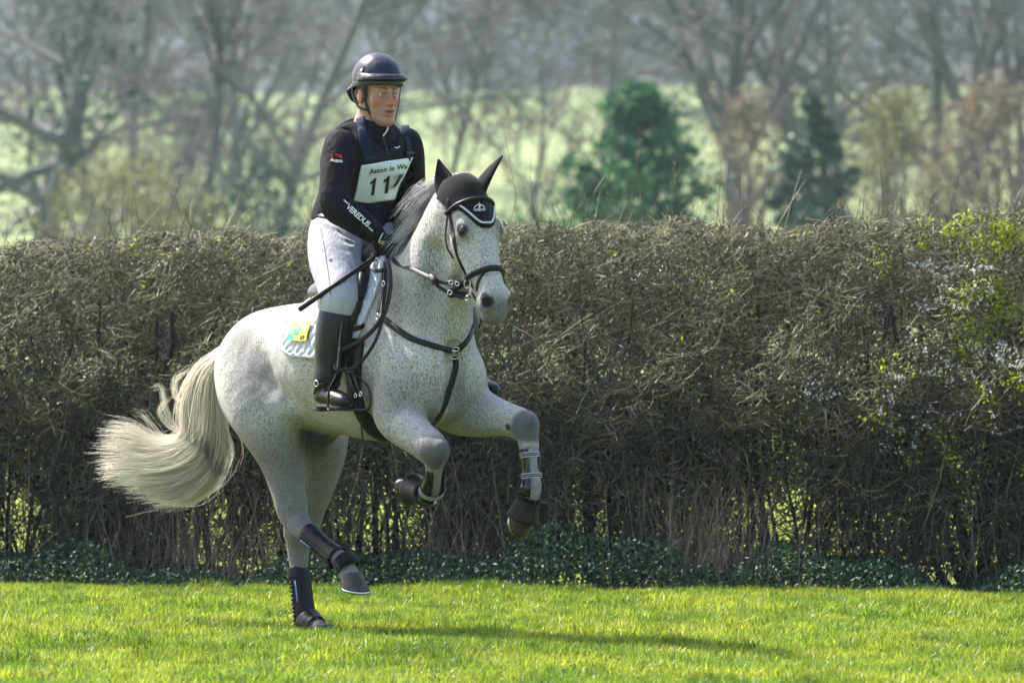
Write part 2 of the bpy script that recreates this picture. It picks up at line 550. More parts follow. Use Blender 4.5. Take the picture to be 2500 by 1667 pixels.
def mat_hair(name, dark, light, tr, rough=.45, clear=0.0):
    m, nt, b = new_mat(name)
    at = node(nt, 'ShaderNodeAttribute', attribute_name='tone')
    r = ramp(nt, at.outputs['Fac'], [(0, dark), (1, light)])
    nt.links.new(r.outputs[0], b.inputs['Base Color'])
    b.inputs['Roughness'].default_value = rough
    b.inputs['Specular IOR Level'].default_value = .5
    t = node(nt, 'ShaderNodeBsdfTranslucent')
    nt.links.new(r.outputs[0], t.inputs['Color'])
    mx = node(nt, 'ShaderNodeMixShader'); mx.inputs[0].default_value = tr
    nt.links.new(b.outputs[0], mx.inputs[1]); nt.links.new(t.outputs[0], mx.inputs[2])
    last = mx
    if clear:
        tp = node(nt, 'ShaderNodeBsdfTransparent'); last = node(nt, 'ShaderNodeMixShader'); last.inputs[0].default_value = clear
        nt.links.new(mx.outputs[0], last.inputs[1]); nt.links.new(tp.outputs[0], last.inputs[2])
    nt.links.new(last.outputs[0], nt.nodes['Material Output'].inputs['Surface'])
    return m

M_COAT = mat_coat()
M_TAIL = mat_hair('tail_hair', (.76, .66, .46), (.99, .95, .85), .60, .45, .38)
M_MANE = mat_hair('mane_hair', (.11, .11, .115), (.80, .80, .79), .4)
M_HOOF = simple('hoof_horn', (.060, .046, .036), .5, .4, .35, 60, .3)
M_STEEL = simple('steel', (.62, .62, .60), .25, .5, .1, 90, .05, metal=1.0)
M_EYE, _nt, _b = new_mat('horse_eye')
_b.inputs['Base Color'].default_value = (.012, .008, .006, 1); _b.inputs['Roughness'].default_value = .06

def tubes(paths, r0, r1, tone, sides=3):
    "many tapered strands (n, m, 3) as one mesh; tone per strand"
    paths = np.asarray(paths, float)
    n, m, _ = paths.shape
    T = np.gradient(paths, axis=1)
    T /= np.linalg.norm(T, axis=2, keepdims=True) + 1e-9
    ref = np.where(np.abs(T[..., 2:3]) > .9, np.array([1., 0, 0]), np.array([0, 0, 1.]))
    A = np.cross(T, ref); A /= np.linalg.norm(A, axis=2, keepdims=True) + 1e-9
    B = np.cross(T, A)
    rad = (np.asarray(r0)[:, None] + (np.asarray(r1) - np.asarray(r0))[:, None] * np.linspace(0, 1, m)[None, :])[..., None]
    rings = [paths + rad * (math.cos(2 * math.pi * k / sides) * A + math.sin(2 * math.pi * k / sides) * B) for k in range(sides)]
    V = np.stack(rings, 2).reshape(-1, 3)
    base = (np.arange(n)[:, None] * m + np.arange(m - 1)[None, :]).ravel() * sides
    Fs = []
    for k in range(sides):
        k2 = (k + 1) % sides
        Fs.append(np.stack([base + k, base + k2, base + sides + k2, base + sides + k], 1))
    t = np.repeat(np.asarray(tone), m * sides)
    return V, np.concatenate(Fs), t

def hairs(name, paths, r, tone, mat, parent):
    paths = np.asarray(paths)
    V, F, t = tubes(paths, np.full(len(paths), r) if np.isscalar(r) else r, np.full(len(paths), .0004), tone)
    me = mesh_np(name, V, F)
    attr(me, 'tone', t)
    return link(name, me, mat, parent)

def loft(rings, cap0=True, cap1=True):
    "rings: (n, m, 3) closed rings -> verts, quads + caps"
    R_ = np.asarray(rings); n, m, _ = R_.shape
    V = R_.reshape(-1, 3)
    F = []
    for i in range(n - 1):
        for k in range(m):
            k2 = (k + 1) % m
            F.append((i * m + k, i * m + k2, (i + 1) * m + k2, (i + 1) * m + k))
    if cap0: F.append(tuple(range(m))[::-1])
    if cap1: F.append(tuple((n - 1) * m + k for k in range(m)))
    return V, F

def hoof(c0, f, n, lat, parent, size=1.0, shoe=True, h=(.075, .045)):
    "c0: coronet centre, f: toe direction, n: sole-up direction"
    f, n, lat = nrm(f), nrm(n), nrm(lat)
    rings = []
    ph = np.linspace(0, 2 * math.pi, 24, endpoint=False)
    for i, t in enumerate((0, .04, .3, .6, .9, 1.0)):
        rx = (.050 + .016 * t) * size * (0.985 if t == 1 else 1) + (.003 if i == 1 else 0)
        ry = (.046 + .014 * t) * size * (0.985 if t == 1 else 1) + (.003 if i == 1 else 0)
        ring = []
        for q in ph:
            x = math.cos(q) * rx; y = math.sin(q) * ry
            if x < 0: x *= .75
            hh = (h[1] + (h[0] - h[1]) * (math.cos(q) + 1) / 2) * size
            ring.append(c0 + f * (x + .030 * t * size) + lat * y - n * (hh * t + (1 - t) * (-(math.cos(q)) * .010)))
        rings.append(ring)
    V, F = loft(rings)
    o = link('hoof', mesh_np('hoof', V, F), M_HOOF, parent)
    if shoe:
        r2 = []
        last = np.array(rings[-1]); cen = last.mean(0)
        for s_, dz in ((1.0, 0), (1.02, -.002), (1.02, -.010), (.72, -.010), (.72, 0)):
            r2.append(cen + (last - cen) * s_ + n * dz)
        V, F = loft(r2, False, False)
        link('horseshoe', mesh_np('shoe', V, F), M_STEEL, o)
    return o

horse = thing('horse', 'flea-bitten grey horse cantering with both forelegs lifted', 'horse', L(0, 0, 0))

def hit0(px, py):
    h = HBVH.ray_cast(Vector(CAMP), Vector(nrm(W(px, py, 0) - CAMP)))
    return np.array(h[0]) if h[0] is not None else np.zeros(3)

def build_horse_object():
    me = mesh_np('horse_body', HV, HF)
    loc = HV - ORG
    a = loc @ H2; r = loc @ RV; z = HV[:, 2]
    def near(p, rad, soft):
        d = np.linalg.norm(HV - np.asarray(p), axis=1)
        return 1 - ss(d, rad, rad + soft)
    dark = np.zeros(len(HV)); den = np.full(len(HV), .38); tan = np.zeros(len(HV)); skin = np.zeros(len(HV))
    for k, w in (('kneR', .95), ('kneL', .95)):
        dark = np.maximum(dark, w * near(JT[k] + np.array([.01, -.02, -.01]), .060, .030))
    for k in ('hokR', 'hokL'):
        dark = np.maximum(dark, .25 * near(JT[k], .02, .08))
    # muzzle
    dark = np.maximum(dark, .80 * near(HD(.55, -.075, 0), .062, .06))
    for s_ in (1, -1):
        skin = np.maximum(skin, near(HD(.508, -.034, .044 * s_), .024, .008))
        skin = np.maximum(skin, near(HD(.192, -.037, .086 * s_), .023, .010))
        dark = np.maximum(dark, .5 * near(HD(.192, -.036, .086 * s_), .025, .04))
        den = np.maximum(den, 1.0 * near(HD(.24, -.06, .085 * s_), .05, .07))
        den = np.maximum(den, .75 * near(HD(.1, -.02, .085 * s_), .02, .05))
        den = np.maximum(den, .75 * near(L(.55, .24 * s_, 1.12), .08, .25))
        den = np.maximum(den, .78 * near(L(-.42, .26 * s_, 1.16), .06, .22))
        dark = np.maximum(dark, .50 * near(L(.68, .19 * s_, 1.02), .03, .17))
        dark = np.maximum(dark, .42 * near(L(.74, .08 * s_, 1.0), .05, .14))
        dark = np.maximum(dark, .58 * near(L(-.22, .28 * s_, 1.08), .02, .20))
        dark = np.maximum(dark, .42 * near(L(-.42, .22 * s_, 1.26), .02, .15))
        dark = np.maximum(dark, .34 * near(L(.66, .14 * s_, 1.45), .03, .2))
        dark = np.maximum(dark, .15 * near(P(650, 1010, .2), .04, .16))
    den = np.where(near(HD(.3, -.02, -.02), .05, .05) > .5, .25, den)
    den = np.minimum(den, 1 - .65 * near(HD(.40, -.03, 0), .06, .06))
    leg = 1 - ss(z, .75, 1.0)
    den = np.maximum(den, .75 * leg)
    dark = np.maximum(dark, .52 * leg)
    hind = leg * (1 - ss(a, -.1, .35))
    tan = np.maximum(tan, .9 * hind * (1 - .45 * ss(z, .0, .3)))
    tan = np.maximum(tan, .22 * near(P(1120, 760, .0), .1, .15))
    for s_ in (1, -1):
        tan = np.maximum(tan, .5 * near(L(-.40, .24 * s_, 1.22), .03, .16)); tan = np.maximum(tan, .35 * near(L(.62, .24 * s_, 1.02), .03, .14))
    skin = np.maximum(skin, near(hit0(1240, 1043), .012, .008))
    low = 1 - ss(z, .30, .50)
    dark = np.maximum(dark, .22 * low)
    # bare dark skin of the sheath
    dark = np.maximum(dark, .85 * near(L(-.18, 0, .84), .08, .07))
    # inner thighs: bare grey skin, with shade between the legs painted in darker
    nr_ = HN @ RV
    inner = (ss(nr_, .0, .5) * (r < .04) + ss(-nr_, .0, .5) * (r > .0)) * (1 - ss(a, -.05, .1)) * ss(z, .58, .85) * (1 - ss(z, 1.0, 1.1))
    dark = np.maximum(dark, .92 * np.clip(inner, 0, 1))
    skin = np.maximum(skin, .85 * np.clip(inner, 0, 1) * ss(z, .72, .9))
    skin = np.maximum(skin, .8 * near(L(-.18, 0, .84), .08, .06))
    dark = np.maximum(dark, .5 * (r < .0) * (1 - ss(a, -.15, .0)) * (1 - ss(z, .55, .9)))  # shade on the left hind leg, painted into the coat
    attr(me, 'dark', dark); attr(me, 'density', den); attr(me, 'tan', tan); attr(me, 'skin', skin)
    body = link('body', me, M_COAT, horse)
    # eyes
    for s_ in (1, -1):
        c = HD(.192, -.040, .073 * s_)
        bm = bmesh.new(); bmesh.ops.create_uvsphere(bm, u_segments=20, v_segments=14, radius=.0245, matrix=Matrix.Translation(c))
        em = bpy.data.meshes.new('eye'); bm.to_mesh(em); bm.free()
        for p_ in em.polygons: p_.use_smooth = True
        link('eye', em, M_EYE, horse)
    # hooves: d = pastern direction, m = its front side
    def hv(c0, d, mref, lat, **kw):
        d = nrm(d); m = nrm(mref - d * (mref @ d))
        return hoof(c0, d + m, m - d, lat, horse, **kw)
    j = JT
    hoof(P(856, 1402, .108), H2 + .05 * ZV, ZV - .05 * H2, RV, horse)
    hoof(P(784, 1532, -.13) + .01 * ZV, H2, ZV, RV, horse, h=(.065, .04))
    hv(j['pasR'] + .4 * (j['tipR'] - j['pasR']), j['tipR'] - j['pasR'], -ZV + .2 * H2, RV)
    hv(j['pasL'] + .30 * (j['tipL'] - j['pasL']), j['tipL'] - j['pasL'] + np.array([0, .02, 0]), H2, RV)
    return body

HBODY = build_horse_object()

# ------------------------------------------------------------------ tail and mane
def strands_between(guides, n, rng, m=20, spread=.012, wob=.006, cut=(.7, 1.0), clumps=60):
    G = np.array([catmull(g, 8)[np.linspace(0, (len(g) - 1) * 8, 40).round().astype(int)] for g in guides])
    out = []
    cl = rng.random(clumps); 
    clo = rng.normal(0, spread, (clumps, 3))
    for i in range(n):
        c = rng.integers(clumps)
        u = np.clip(cl[c] + rng.normal(0, .022), 0, .9999) * (len(G) - 1)
        k = int(u); f_ = u - k
        g = G[k] * (1 - f_) + G[k + 1] * f_
        L_ = rng.uniform(*cut)
        t = np.linspace(0, L_ * 39, m)
        i0 = np.minimum(t.astype(int), 38); ft = (t - i0)[:, None]
        p = g[i0] * (1 - ft) + g[i0 + 1] * ft
        s_ = np.linspace(0, 1, m)[:, None]
        off = (clo[c] + rng.normal(0, spread * .45, 3)) * (.35 + .9 * s_)
        ph = rng.uniform(0, 6.28, 3); fr = rng.uniform(3, 8)
        p = p + off + wob * s_ * np.sin(fr * s_ + ph)
        out.append(p)
    return out

def build_tail():
    rng = np.random.default_rng(5)
    def g(pts, dy=0.0):
        r = []
        for (x, y) in pts:
            px, py = 220 + x * .319, 800 + y * .319
            r.append(W(px, py, .62 + (555 - px) * .0012 + dy))
        r[0] = L(-.74, 0, 1.235)
        return r
    D0 = (1075, 190)
    gs = [g([D0, (905, 255), (775, 440), (728, 640), (735, 790), (640, 880), (480, 850), (330, 760), (190, 735)], -.02),
          g([D0, (910, 262), (790, 455), (750, 650), (760, 815), (650, 905), (470, 890), (300, 830), (120, 815)], -.03),
          g([D0, (925, 275), (825, 470), (795, 670), (795, 840), (670, 945), (460, 950), (280, 910), (100, 905)], -.04),
          g([D0, (940, 300), (860, 500), (845, 700), (825, 880), (680, 995), (450, 1005), (260, 975), (90, 960)], -.05),
          g([D0, (955, 320), (900, 560), (890, 760), (830, 950), (640, 1060), (420, 1070), (240, 1070), (90, 1105)], -.05),
          g([D0, (965, 330), (940, 600), (930, 800), (860, 1000), (660, 1115), (440, 1140), (280, 1150), (150, 1145)], -.05),
          g([D0, (975, 340), (965, 640), (965, 830), (890, 1040), (720, 1170), (520, 1215), (360, 1220), (250, 1230)], -.04),
          g([D0, (985, 350), (985, 670), (990, 860), (925, 1070), (780, 1215), (620, 1275), (480, 1290), (360, 1280)], -.03),
          g([D0, (990, 360), (1000, 690), (1005, 900), (950, 1100), (850, 1220), (740, 1295), (620, 1320), (490, 1325)], -.02),
          g([D0, (995, 370), (1005, 700), (1020, 900), (980, 1080), (900, 1200), (830, 1260), (760, 1305), (680, 1325)], .0),
          g([D0, (1000, 380), (1020, 720), (1060, 880), (1050, 1000), (1000, 1120), (950, 1200), (900, 1225), (850, 1230)], .03),
          g([D0, (1010, 390), (1040, 740), (1110, 860), (1130, 980), (1095, 1100), (1060, 1180), (1045, 1230), (1040, 1260)], .04)]
    st = strands_between(gs[:10], 2900, rng, 16, .011, .012, (.66, 1.03), 150)
    st += strands_between(gs[8:], 170, rng, 16, .018, .014, (.75, 1.0), 14)
    st += strands_between(gs[:10], 300, rng, 16, .021, .026, (.7, 1.0), 160)
    # fine hairs over the dock
    st += strands_between(gs[:6], 420, rng, 16, .016, .008, (.35, .7), 50)
    wild = [g([D0, (880, 290), (760, 480), (690, 560), (650, 520), (640, 430), (660, 380), (720, 340), (770, 300)]),
            g([D0, (900, 300), (800, 520), (720, 760), (650, 760), (590, 640), (560, 520), (540, 440), (470, 455)]),
            g([D0, (900, 300), (800, 560), (740, 780), (640, 770), (560, 690), (540, 620), (580, 560), (630, 520)]),
            g([D0, (900, 280), (800, 540), (730, 800), (600, 860), (500, 790), (440, 700), (380, 660), (290, 600)])]
    for w in wild:
        st += strands_between([w, w + rng.normal(0, .006, (len(w), 3))], 26, rng, 16, .006, .010, (.75, 1.0), 4)
    n = len(st)
    tone = np.clip(rng.normal(.7, .24, n), 0, 1)
    hairs('tail', st, rng.uniform(.0008, .0015, n), tone, M_TAIL, horse)

def crest(t):
    "t 0 at the poll, 1 at the withers"
    pts = np.array([HD(-.06, -.12, 0), P(1080, 452, 0), P(1052, 500, 0), P(1028, 552, 0), P(1002, 605, 0), P(968, 638, 0)])
    Q = catmull(pts, 10); i = min(int(t * (len(Q) - 1)), len(Q) - 2)
    p = Q[i] + (Q[i + 1] - Q[i]) * (t * (len(Q) - 1) - i)
    return p

def build_mane():
    rng = np.random.default_rng(9)
    st = []; tone = []
    ncl = 230
    for c in range(ncl):
        t = (c + rng.random()) / ncl
        p0 = crest(t)
        hit_ = HBVH.find_nearest(Vector(p0))
        root = np.array(hit_[0])
        length = rng.uniform(.17, .30) * (1 - .22 * abs(t - .5))
        out = nrm(-.55 * H2 + .60 * ZV + RV * rng.uniform(-.35, .30) + rng.normal(0, .18, 3))
        fall = nrm(-.62 * H2 - .62 * ZV + RV * rng.uniform(-.40, .45) + rng.normal(0, .16, 3))
        ph = rng.uniform(0, 6.28); amp = rng.uniform(.007, .019); fr = rng.uniform(8, 17)
        side = nrm(np.cross(out, fall))
        tc = np.clip(rng.normal(.66, .36), 0, 1)
        for k in range(rng.integers(12, 20)):
            m = 11; s_ = np.linspace(0, 1, m)[:, None]
            r0 = root + rng.normal(0, .007, 3)
            ll = length * rng.uniform(.7, 1.1)
            p = r0 + ll * (out * (.62 * s_ - .50 * s_ ** 2) + fall * (.95 * s_ ** 1.5))
            p = p + side * amp * np.sin(fr * s_ + ph) * s_ + ZV * amp * .8 * np.cos(fr * s_ + ph + 1) * s_ + rng.normal(0, .006, 3) * s_
            st.append(p); tone.append(np.clip(tc + rng.normal(0, .16), 0, 1))
    # tuft between the ears
    for k in range(60):
        s_ = np.linspace(0, 1, 11)[:, None]
        r0 = HD(-.07, -.08, rng.normal(0, .02))
        d = nrm(ZV * .8 + rng.normal(0, .5, 3))
        st.append(r0 + .05 * rng.uniform(.4, 1) * (d * s_ - ZV * .5 * s_ ** 2)); tone.append(rng.uniform(.3, .9))
    rr = np.random.default_rng(2).uniform(.0008, .0014, len(st))
    hairs('mane', st, rr, np.array(tone), M_MANE, horse)

build_tail()
build_mane()

# ------------------------------------------------------------------ tack: straps laid on the horse
M_LEATHER = simple('black_leather', (.0035, .0032, .0032), .45, .28, .3, 120, .25, .002)
M_BROWN = simple('dark_brown_leather', (.008, .006, .005), .45, .35, .3, 120, .25, .002)
M_CANTLE = simple('worn_saddle_seat_leather', (.022, .018, .015), .38, .5, .25, 60, .2, .003, coat=.1)
M_WHITE = simple('white_quilted_cotton', (.52, .53, .56), .8, .2, .05, 300, .2, .001, sheen=.2)
M_BIND = simple('pale_binding', (.50, .52, .55), .7, .3, .06, 200, .2, .001)
M_CORD = simple('silver_cord', (.55, .57, .60), .45, .5, .2, 500, .5, .001)
M_KNIT = simple('black_crochet_cotton', (.0035, .004, .006), .9, .10, .5, 380, .9, .003, sheen=.15)
M_NEO = simple('black_boot_shell', (.0035, .0035, .004), .5, .25, .35, 90, .2, .003)
M_GLOSS = simple('glossy_black_plastic', (.004, .004, .0045), .2, .45, .2, 40, .05, .001)
M_BLUEMARK = simple('pale_blue_print', (.16, .34, .62), .5, .4, .08, 60, 0)
M_SILVER = simple('silver_print', (.55, .56, .58), .4, .5, .08, 60, 0)

def ray(bvh, o, d):
    h = bvh.ray_cast(Vector(o), Vector(d))
    return (None, None) if h[0] is None else (np.array(h[0]), np.array(h[1]))

def hit(px, py, bvh=None):
    d = nrm(W(px, py, 0) - CAMP)
    p, n = ray(bvh or HBVH, CAMP, d)
    return p, n

def resample(pts, n):
    Q = catmull(np.asarray(pts, float), 12)
    s_ = np.r_[0, np.cumsum(np.linalg.norm(np.diff(Q[:, :3], axis=0), axis=1))]
    t = np.linspace(0, s_[-1], n)
    return np.stack([np.interp(t, s_, Q[:, i]) for i in range(Q.shape[1])], 1)

def strap(pts, nrs, width, thick, closed=False, puff=0.0, taper=None):
    "a flat band with rounded edges along pts with outward normals nrs -> verts, faces"
    pts = np.asarray(pts, float); nrs = np.asarray(nrs, float)
    n = len(pts)
    T = (np.roll(pts, -1, 0) - np.roll(pts, 1, 0)) if closed else np.gradient(pts, axis=0)
    T /= np.linalg.norm(T, axis=1, keepdims=True) + 1e-9
    N = nrs - T * (nrs * T).sum(1, keepdims=True)
    N /= np.linalg.norm(N, axis=1, keepdims=True) + 1e-9
    B = np.cross(N, T)
    w = width / 2 * (np.ones(n) if taper is None else np.interp(np.linspace(0, 1, n), *zip(*taper)))
    t = thick
    prof = [(-1, .15), (-.92, .8), (-.6, 1 + puff), (0, 1 + puff * 1.4), (.6, 1 + puff), (.92, .8), (1, .15), (.8, 0), (-.8, 0)]
    rings = np.stack([pts + B * (w * x)[:, None] + N * (t * y) for x, y in prof], 1)
    m = len(prof)
    V = rings.reshape(-1, 3); F = []
    for i in range(n if closed else n - 1):
        i2 = (i + 1) % n
        for k in range(m):
            k2 = (k + 1) % m
            F.append((i * m + k, i * m + k2, i2 * m + k2, i2 * m + k))
    if not closed:
        F.append(tuple(range(m))[::-1]); F.append(tuple((n - 1) * m + k for k in range(m)))
    return V, F

def px_strap(name, pxs, width, thick, mat, parent, bvh=None, lift=.002, n=None, puff=0.0, ends=None):
    "a strap along photo positions, laid on the surface seen there"
    Q = resample(np.asarray(pxs, float), n or max(8, len(pxs) * 5))
    pts, ns = [], []
    for x, y in Q:
        p, nn = hit(x, y, bvh)
        if p is None: continue
        pts.append(p); ns.append(nn)
    pts = np.array(pts); ns = np.array(ns)
    for _ in range(3):
        ns[1:-1] = (ns[:-2] + ns[1:-1] * 2 + ns[2:]) / 4
        pts[1:-1] = (pts[:-2] + pts[1:-1] * 2 + pts[2:]) / 4
    ns /= np.linalg.norm(ns, axis=1, keepdims=True)
    V, F = strap(pts + ns * lift, ns, width, thick, puff=puff)
    return link(name, mesh_np(name, V, F), mat, parent)

def free_strap(name, pts, width, thick, mat, parent, facing=None, n=None, puff=0.0):
    pts = resample(pts, n or max(10, len(pts) * 6))
    f = np.array([0, -1., .15]) if facing is None else np.asarray(facing, float)
    V, F = strap(pts, np.repeat(f[None], len(pts), 0), width, thick, puff=puff)
    return link(name, mesh_np(name, V, F), mat, parent)

def rod(name, pts, rad, mat, parent, n=None, sides=8, closed=False, r1=None):
    pts = resample(pts, n or max(6, len(pts) * 5))
    V, F, _ = tubes(pts[None], np.array([rad]), np.array([rad if r1 is None else r1]), [0], sides)
    F = F.tolist()
    m = len(pts)
    if not closed:
        F.append(list(range(sides))[::-1]); F.append([(m - 1) * sides + k for k in range(sides)])
    return link(name, mesh_np(name, V, F), mat, parent)

def ring_obj(name, c, n, R_, r, mat, parent, squash=1.0, roll=None):
    n = nrm(n); a = nrm(np.cross(n, ZV if abs(n[2]) < .9 else H2)); b = np.cross(n, a)
    th = np.linspace(0, 2 * math.pi, 24, endpoint=False)
    ringsV = []
    for t in th:
        d = math.cos(t) * a + math.sin(t) * b * squash
        dn = nrm(d)
        ringsV.append([c + R_ * d + r * (math.cos(q) * dn + math.sin(q) * n) for q in np.linspace(0, 2 * math.pi, 8, endpoint=False)])
    ringsV.append(ringsV[0])
    V, F = loft(ringsV, False, False)
    return link(name, mesh_np(name, V, F), mat, parent)

def head_cast(u, th, w0=-.09):
    c = HD(u, w0, 0)
    d = math.cos(th) * HW + math.sin(th) * HRV
    return ray(HBVH, c + d * .35, -d)

def head_ring(u_of, width, thick, name, mat, parent, lift=.002, th=(-180, 180), n=64, w0=-.09, puff=0.0):
    ths = np.radians(np.linspace(th[0], th[1], n, endpoint=(th[1] - th[0] < 359)))
    pts, ns = [], []
    for t in ths:
        p, nn = head_cast(u_of(t), t, w0)
        if p is None: continue
        pts.append(p); ns.append(nn)
    pts = np.array(pts); ns = np.array(ns); cl = th[1] - th[0] > 359
    for _ in range(4):
        if cl:
            pts = (np.roll(pts, 1, 0) + 2 * pts + np.roll(pts, -1, 0)) / 4; ns = (np.roll(ns, 1, 0) + 2 * ns + np.roll(ns, -1, 0)) / 4
        else:
            pts[1:-1] = (pts[:-2] + 2 * pts[1:-1] + pts[2:]) / 4; ns[1:-1] = (ns[:-2] + 2 * ns[1:-1] + ns[2:]) / 4
    ns /= np.linalg.norm(ns, axis=1, keepdims=True)
    V, F = strap(pts + ns * lift, ns, width, thick, cl, puff)
    return link(name, mesh_np(name, V, F), mat, parent)

def grid_shell(G, N, t0, t1, closed=False):
    "grid (n,m,3) with normals -> closed shell between offsets t0 and t1 (t1 may be an array)"
    n, m, _ = G.shape
    t1 = np.broadcast_to(np.asarray(t1, float), (n, m))
    A = (G + N * t1[..., None]).reshape(-1, 3); B = (G + N * t0).reshape(-1, 3)
    V = np.vstack([A, B]); o = n * m
    F = []
    for i in range(n - 1):
        for k in range(m - 1):
            q = (i * m + k, i * m + k + 1, (i + 1) * m + k + 1, (i + 1) * m + k)
            F.append(q); F.append(tuple(o + x for x in q[::-1]))
    for i in range(n - 1):
        for k, s_ in ((0, 1), (m - 1, -1)):
            q = (i * m + k, (i + 1) * m + k, o + (i + 1) * m + k, o + i * m + k)
            F.append(q if s_ > 0 else q[::-1])
    for k in range(m - 1):
        for i, s_ in ((0, -1), (n - 1, 1)):
            q = (i * m + k, i * m + k + 1, o + i * m + k + 1, o + i * m + k)
            F.append(q if s_ < 0 else q[::-1])
    return V, F

def fix_normals(me):
    bm = bmesh.new(); bm.from_mesh(me)
    bmesh.ops.recalc_face_normals(bm, faces=bm.faces)
    bm.to_mesh(me); bm.free()
    return me

# ---- ear bonnet
bonnet = thing('fly_bonnet', "black crochet ear bonnet with silver scalloped edge on the horse's forehead", 'fly bonnet', HD(0, 0, 0))
def u_edge(t):
    v = math.sin(t) * .10
    q = abs(t) / math.radians(62)
    side = float(ss(np.array(abs(t)), math.radians(84), math.radians(116)))
    return .085 + .100 * (1 - float(ss(np.array(q), .12, 1.0))) - .075 * side
def build_bonnet():
    nt_, nu = 61, 40
    ths = np.radians(np.linspace(-116, 116, nt_))
    G = np.zeros((nt_, nu, 3)); N = np.zeros((nt_, nu, 3))
    for i, t in enumerate(ths):
        ue = u_edge(t)
        for k, u in enumerate(np.linspace(-.062, ue, nu)):
            p, n = head_cast(u, t)
            if p is None: p, n = HD(u, -.09, 0) + .09 * (math.cos(t) * HW + math.sin(t) * HRV), math.cos(t) * HW + math.sin(t) * HRV
            G[i, k] = p; N[i, k] = n
    for _ in range(3):
        for A in (G, N):
            A[1:-1, 1:-1] = (A[:-2, 1:-1] + A[2:, 1:-1] + A[1:-1, :-2] + A[1:-1, 2:] + 2 * A[1:-1, 1:-1]) / 6
    N /= np.linalg.norm(N, axis=2, keepdims=True)
    V, F = grid_shell(G, N, .0005, .008)
    cloth_o = link('bonnet_cloth', fix_normals(mesh_np('bonnet', V, F)), M_KNIT, bonnet)
    def edge(du, width, thick, mat, nm, lift):
        pts, ns = [], []
        for t in np.radians(np.linspace(-70, 70, 90)):
            p, n = head_cast(u_edge(t) + du, t)
            pts.append(p); ns.append(n)
        pts = np.array(pts); ns = np.array(ns)
        for _ in range(6):
            pts[1:-1] = (pts[:-2] + 2 * pts[1:-1] + pts[2:]) / 4; ns[1:-1] = (ns[:-2] + 2 * ns[1:-1] + ns[2:]) / 4
        ns /= np.linalg.norm(ns, axis=1, keepdims=True)
        V, F = strap(pts + ns * lift, ns, width, thick)
        link(nm, mesh_np(nm, V, F), mat, bonnet)
    edge(.004, .020, .007, M_KNIT, 'edge_band', .004)
    edge(-.007, .008, .006, M_CORD, 'silver_cord', .009)
    # ears
    for s_, tip in ((1, W(1070, 388, -.60)), (-1, W(1229, 380, -.80))):
        b0 = HD(.014, -.088, .062 * s_)
        ax = tip - b0; ln = np.linalg.norm(ax); ax = nrm(ax)
        fr = nrm(HW * .75 + HRV * s_ * .65); fr = nrm(fr - ax * (fr @ ax))
        sd = np.cross(ax, fr)
        rings = []
        prof = [(-.12, .046, .040), (.06, .052, .042), (.20, .053, .036), (.36, .049, .028), (.53, .040, .020), (.70, .028, .014), (.85, .016, .010), (.95, .008, .006), (1.0, .002, .002)]
        for t, wd, th in prof:
            c = b0 + ax * ln * t - fr * .018 * math.sin(math.pi * max(t, 0)) + HRV * s_ * .012 * math.sin(math.pi * max(t, 0))
            ring = []
            for q in np.linspace(0, 2 * math.pi, 20, endpoint=False):
                x, y = math.cos(q), math.sin(q)
                yy = y * th if y < 0 else y * th * (.25 - 1.1 * (1 - abs(x)) * (1 if t > .1 else .2))
                ring.append(c + sd * x * wd + fr * yy)
            rings.append(ring)
        rings = np.array(rings)
        Q = catmull(rings.reshape(len(rings), -1), 4).reshape(-1, 20, 3)
        V, F = loft(Q)
        link('ear_sleeve', fix_normals(mesh_np('ear', V, F)), M_KNIT, bonnet)
    return cloth_o
BCL = build_bonnet()
BBV = BVHTree.FromPolygons([tuple(v.co) for v in BCL.data.vertices], [tuple(p.vertices) for p in BCL.data.polygons])

def text_mesh(txt, size, shear=0.0, space=1.0, bold=0.0):
    cu = bpy.data.curves.new('txt', 'FONT')
    cu.body = txt; cu.size = size; cu.shear = shear; cu.space_character = space
    cu.align_x = 'CENTER'; cu.align_y = 'CENTER'; cu.offset = bold; cu.resolution_u = 3
    o = bpy.data.objects.new('txt', cu); COL.objects.link(o)
    bpy.context.view_layer.update()
    me = bpy.data.meshes.new_from_object(o.evaluated_get(bpy.context.evaluated_depsgraph_get()))
    V = np.array([tuple(v.co) for v in me.vertices]); F = [tuple(p.vertices) for p in me.polygons]
    bpy.data.objects.remove(o); bpy.data.curves.remove(cu); bpy.data.meshes.remove(me)
    return V, F

def lay_flat(V2, mapper, F, name, mat, parent, thick=.0012):
    "put flat shapes (x, y) on a surface by mapper(x, y) -> point, normal; thin raised print"
    top, bot = [], []
    for x, y in V2[:, :2]:
        p, n = mapper(x, y)
        top.append(p + n * (thick + .0012)); bot.append(p + n * .0004)
    n0 = len(top)
    faces = [tuple(f) for f in F] + [tuple(n0 + i for i in f[::-1]) for f in F]
    cnt = {}
    for f in F:
        for a, b in zip(f, f[1:] + f[:1]):
            k = (min(a, b), max(a, b)); cnt.setdefault(k, []).append((a, b))
    for k, v in cnt.items():
        if len(v) == 1:
            a, b = v[0]; faces.append((b, a, n0 + a, n0 + b))
    return link(name, mesh_np(name, np.array(top + bot), faces, False), mat, parent)

def px_map(cx, cy, ex, ey, bvh):
    "flat units to photo pixels: ex, ey are the pixel vectors of one unit right / up"
    def f(x, y):
        p, n = hit(cx + x * ex[0] + y * ey[0], cy + x * ex[1] + y * ey[1], bvh)
        if p is None: p, n = W(cx, cy, -.6), np.array([0, -1., 0])
        return p, n
    return f

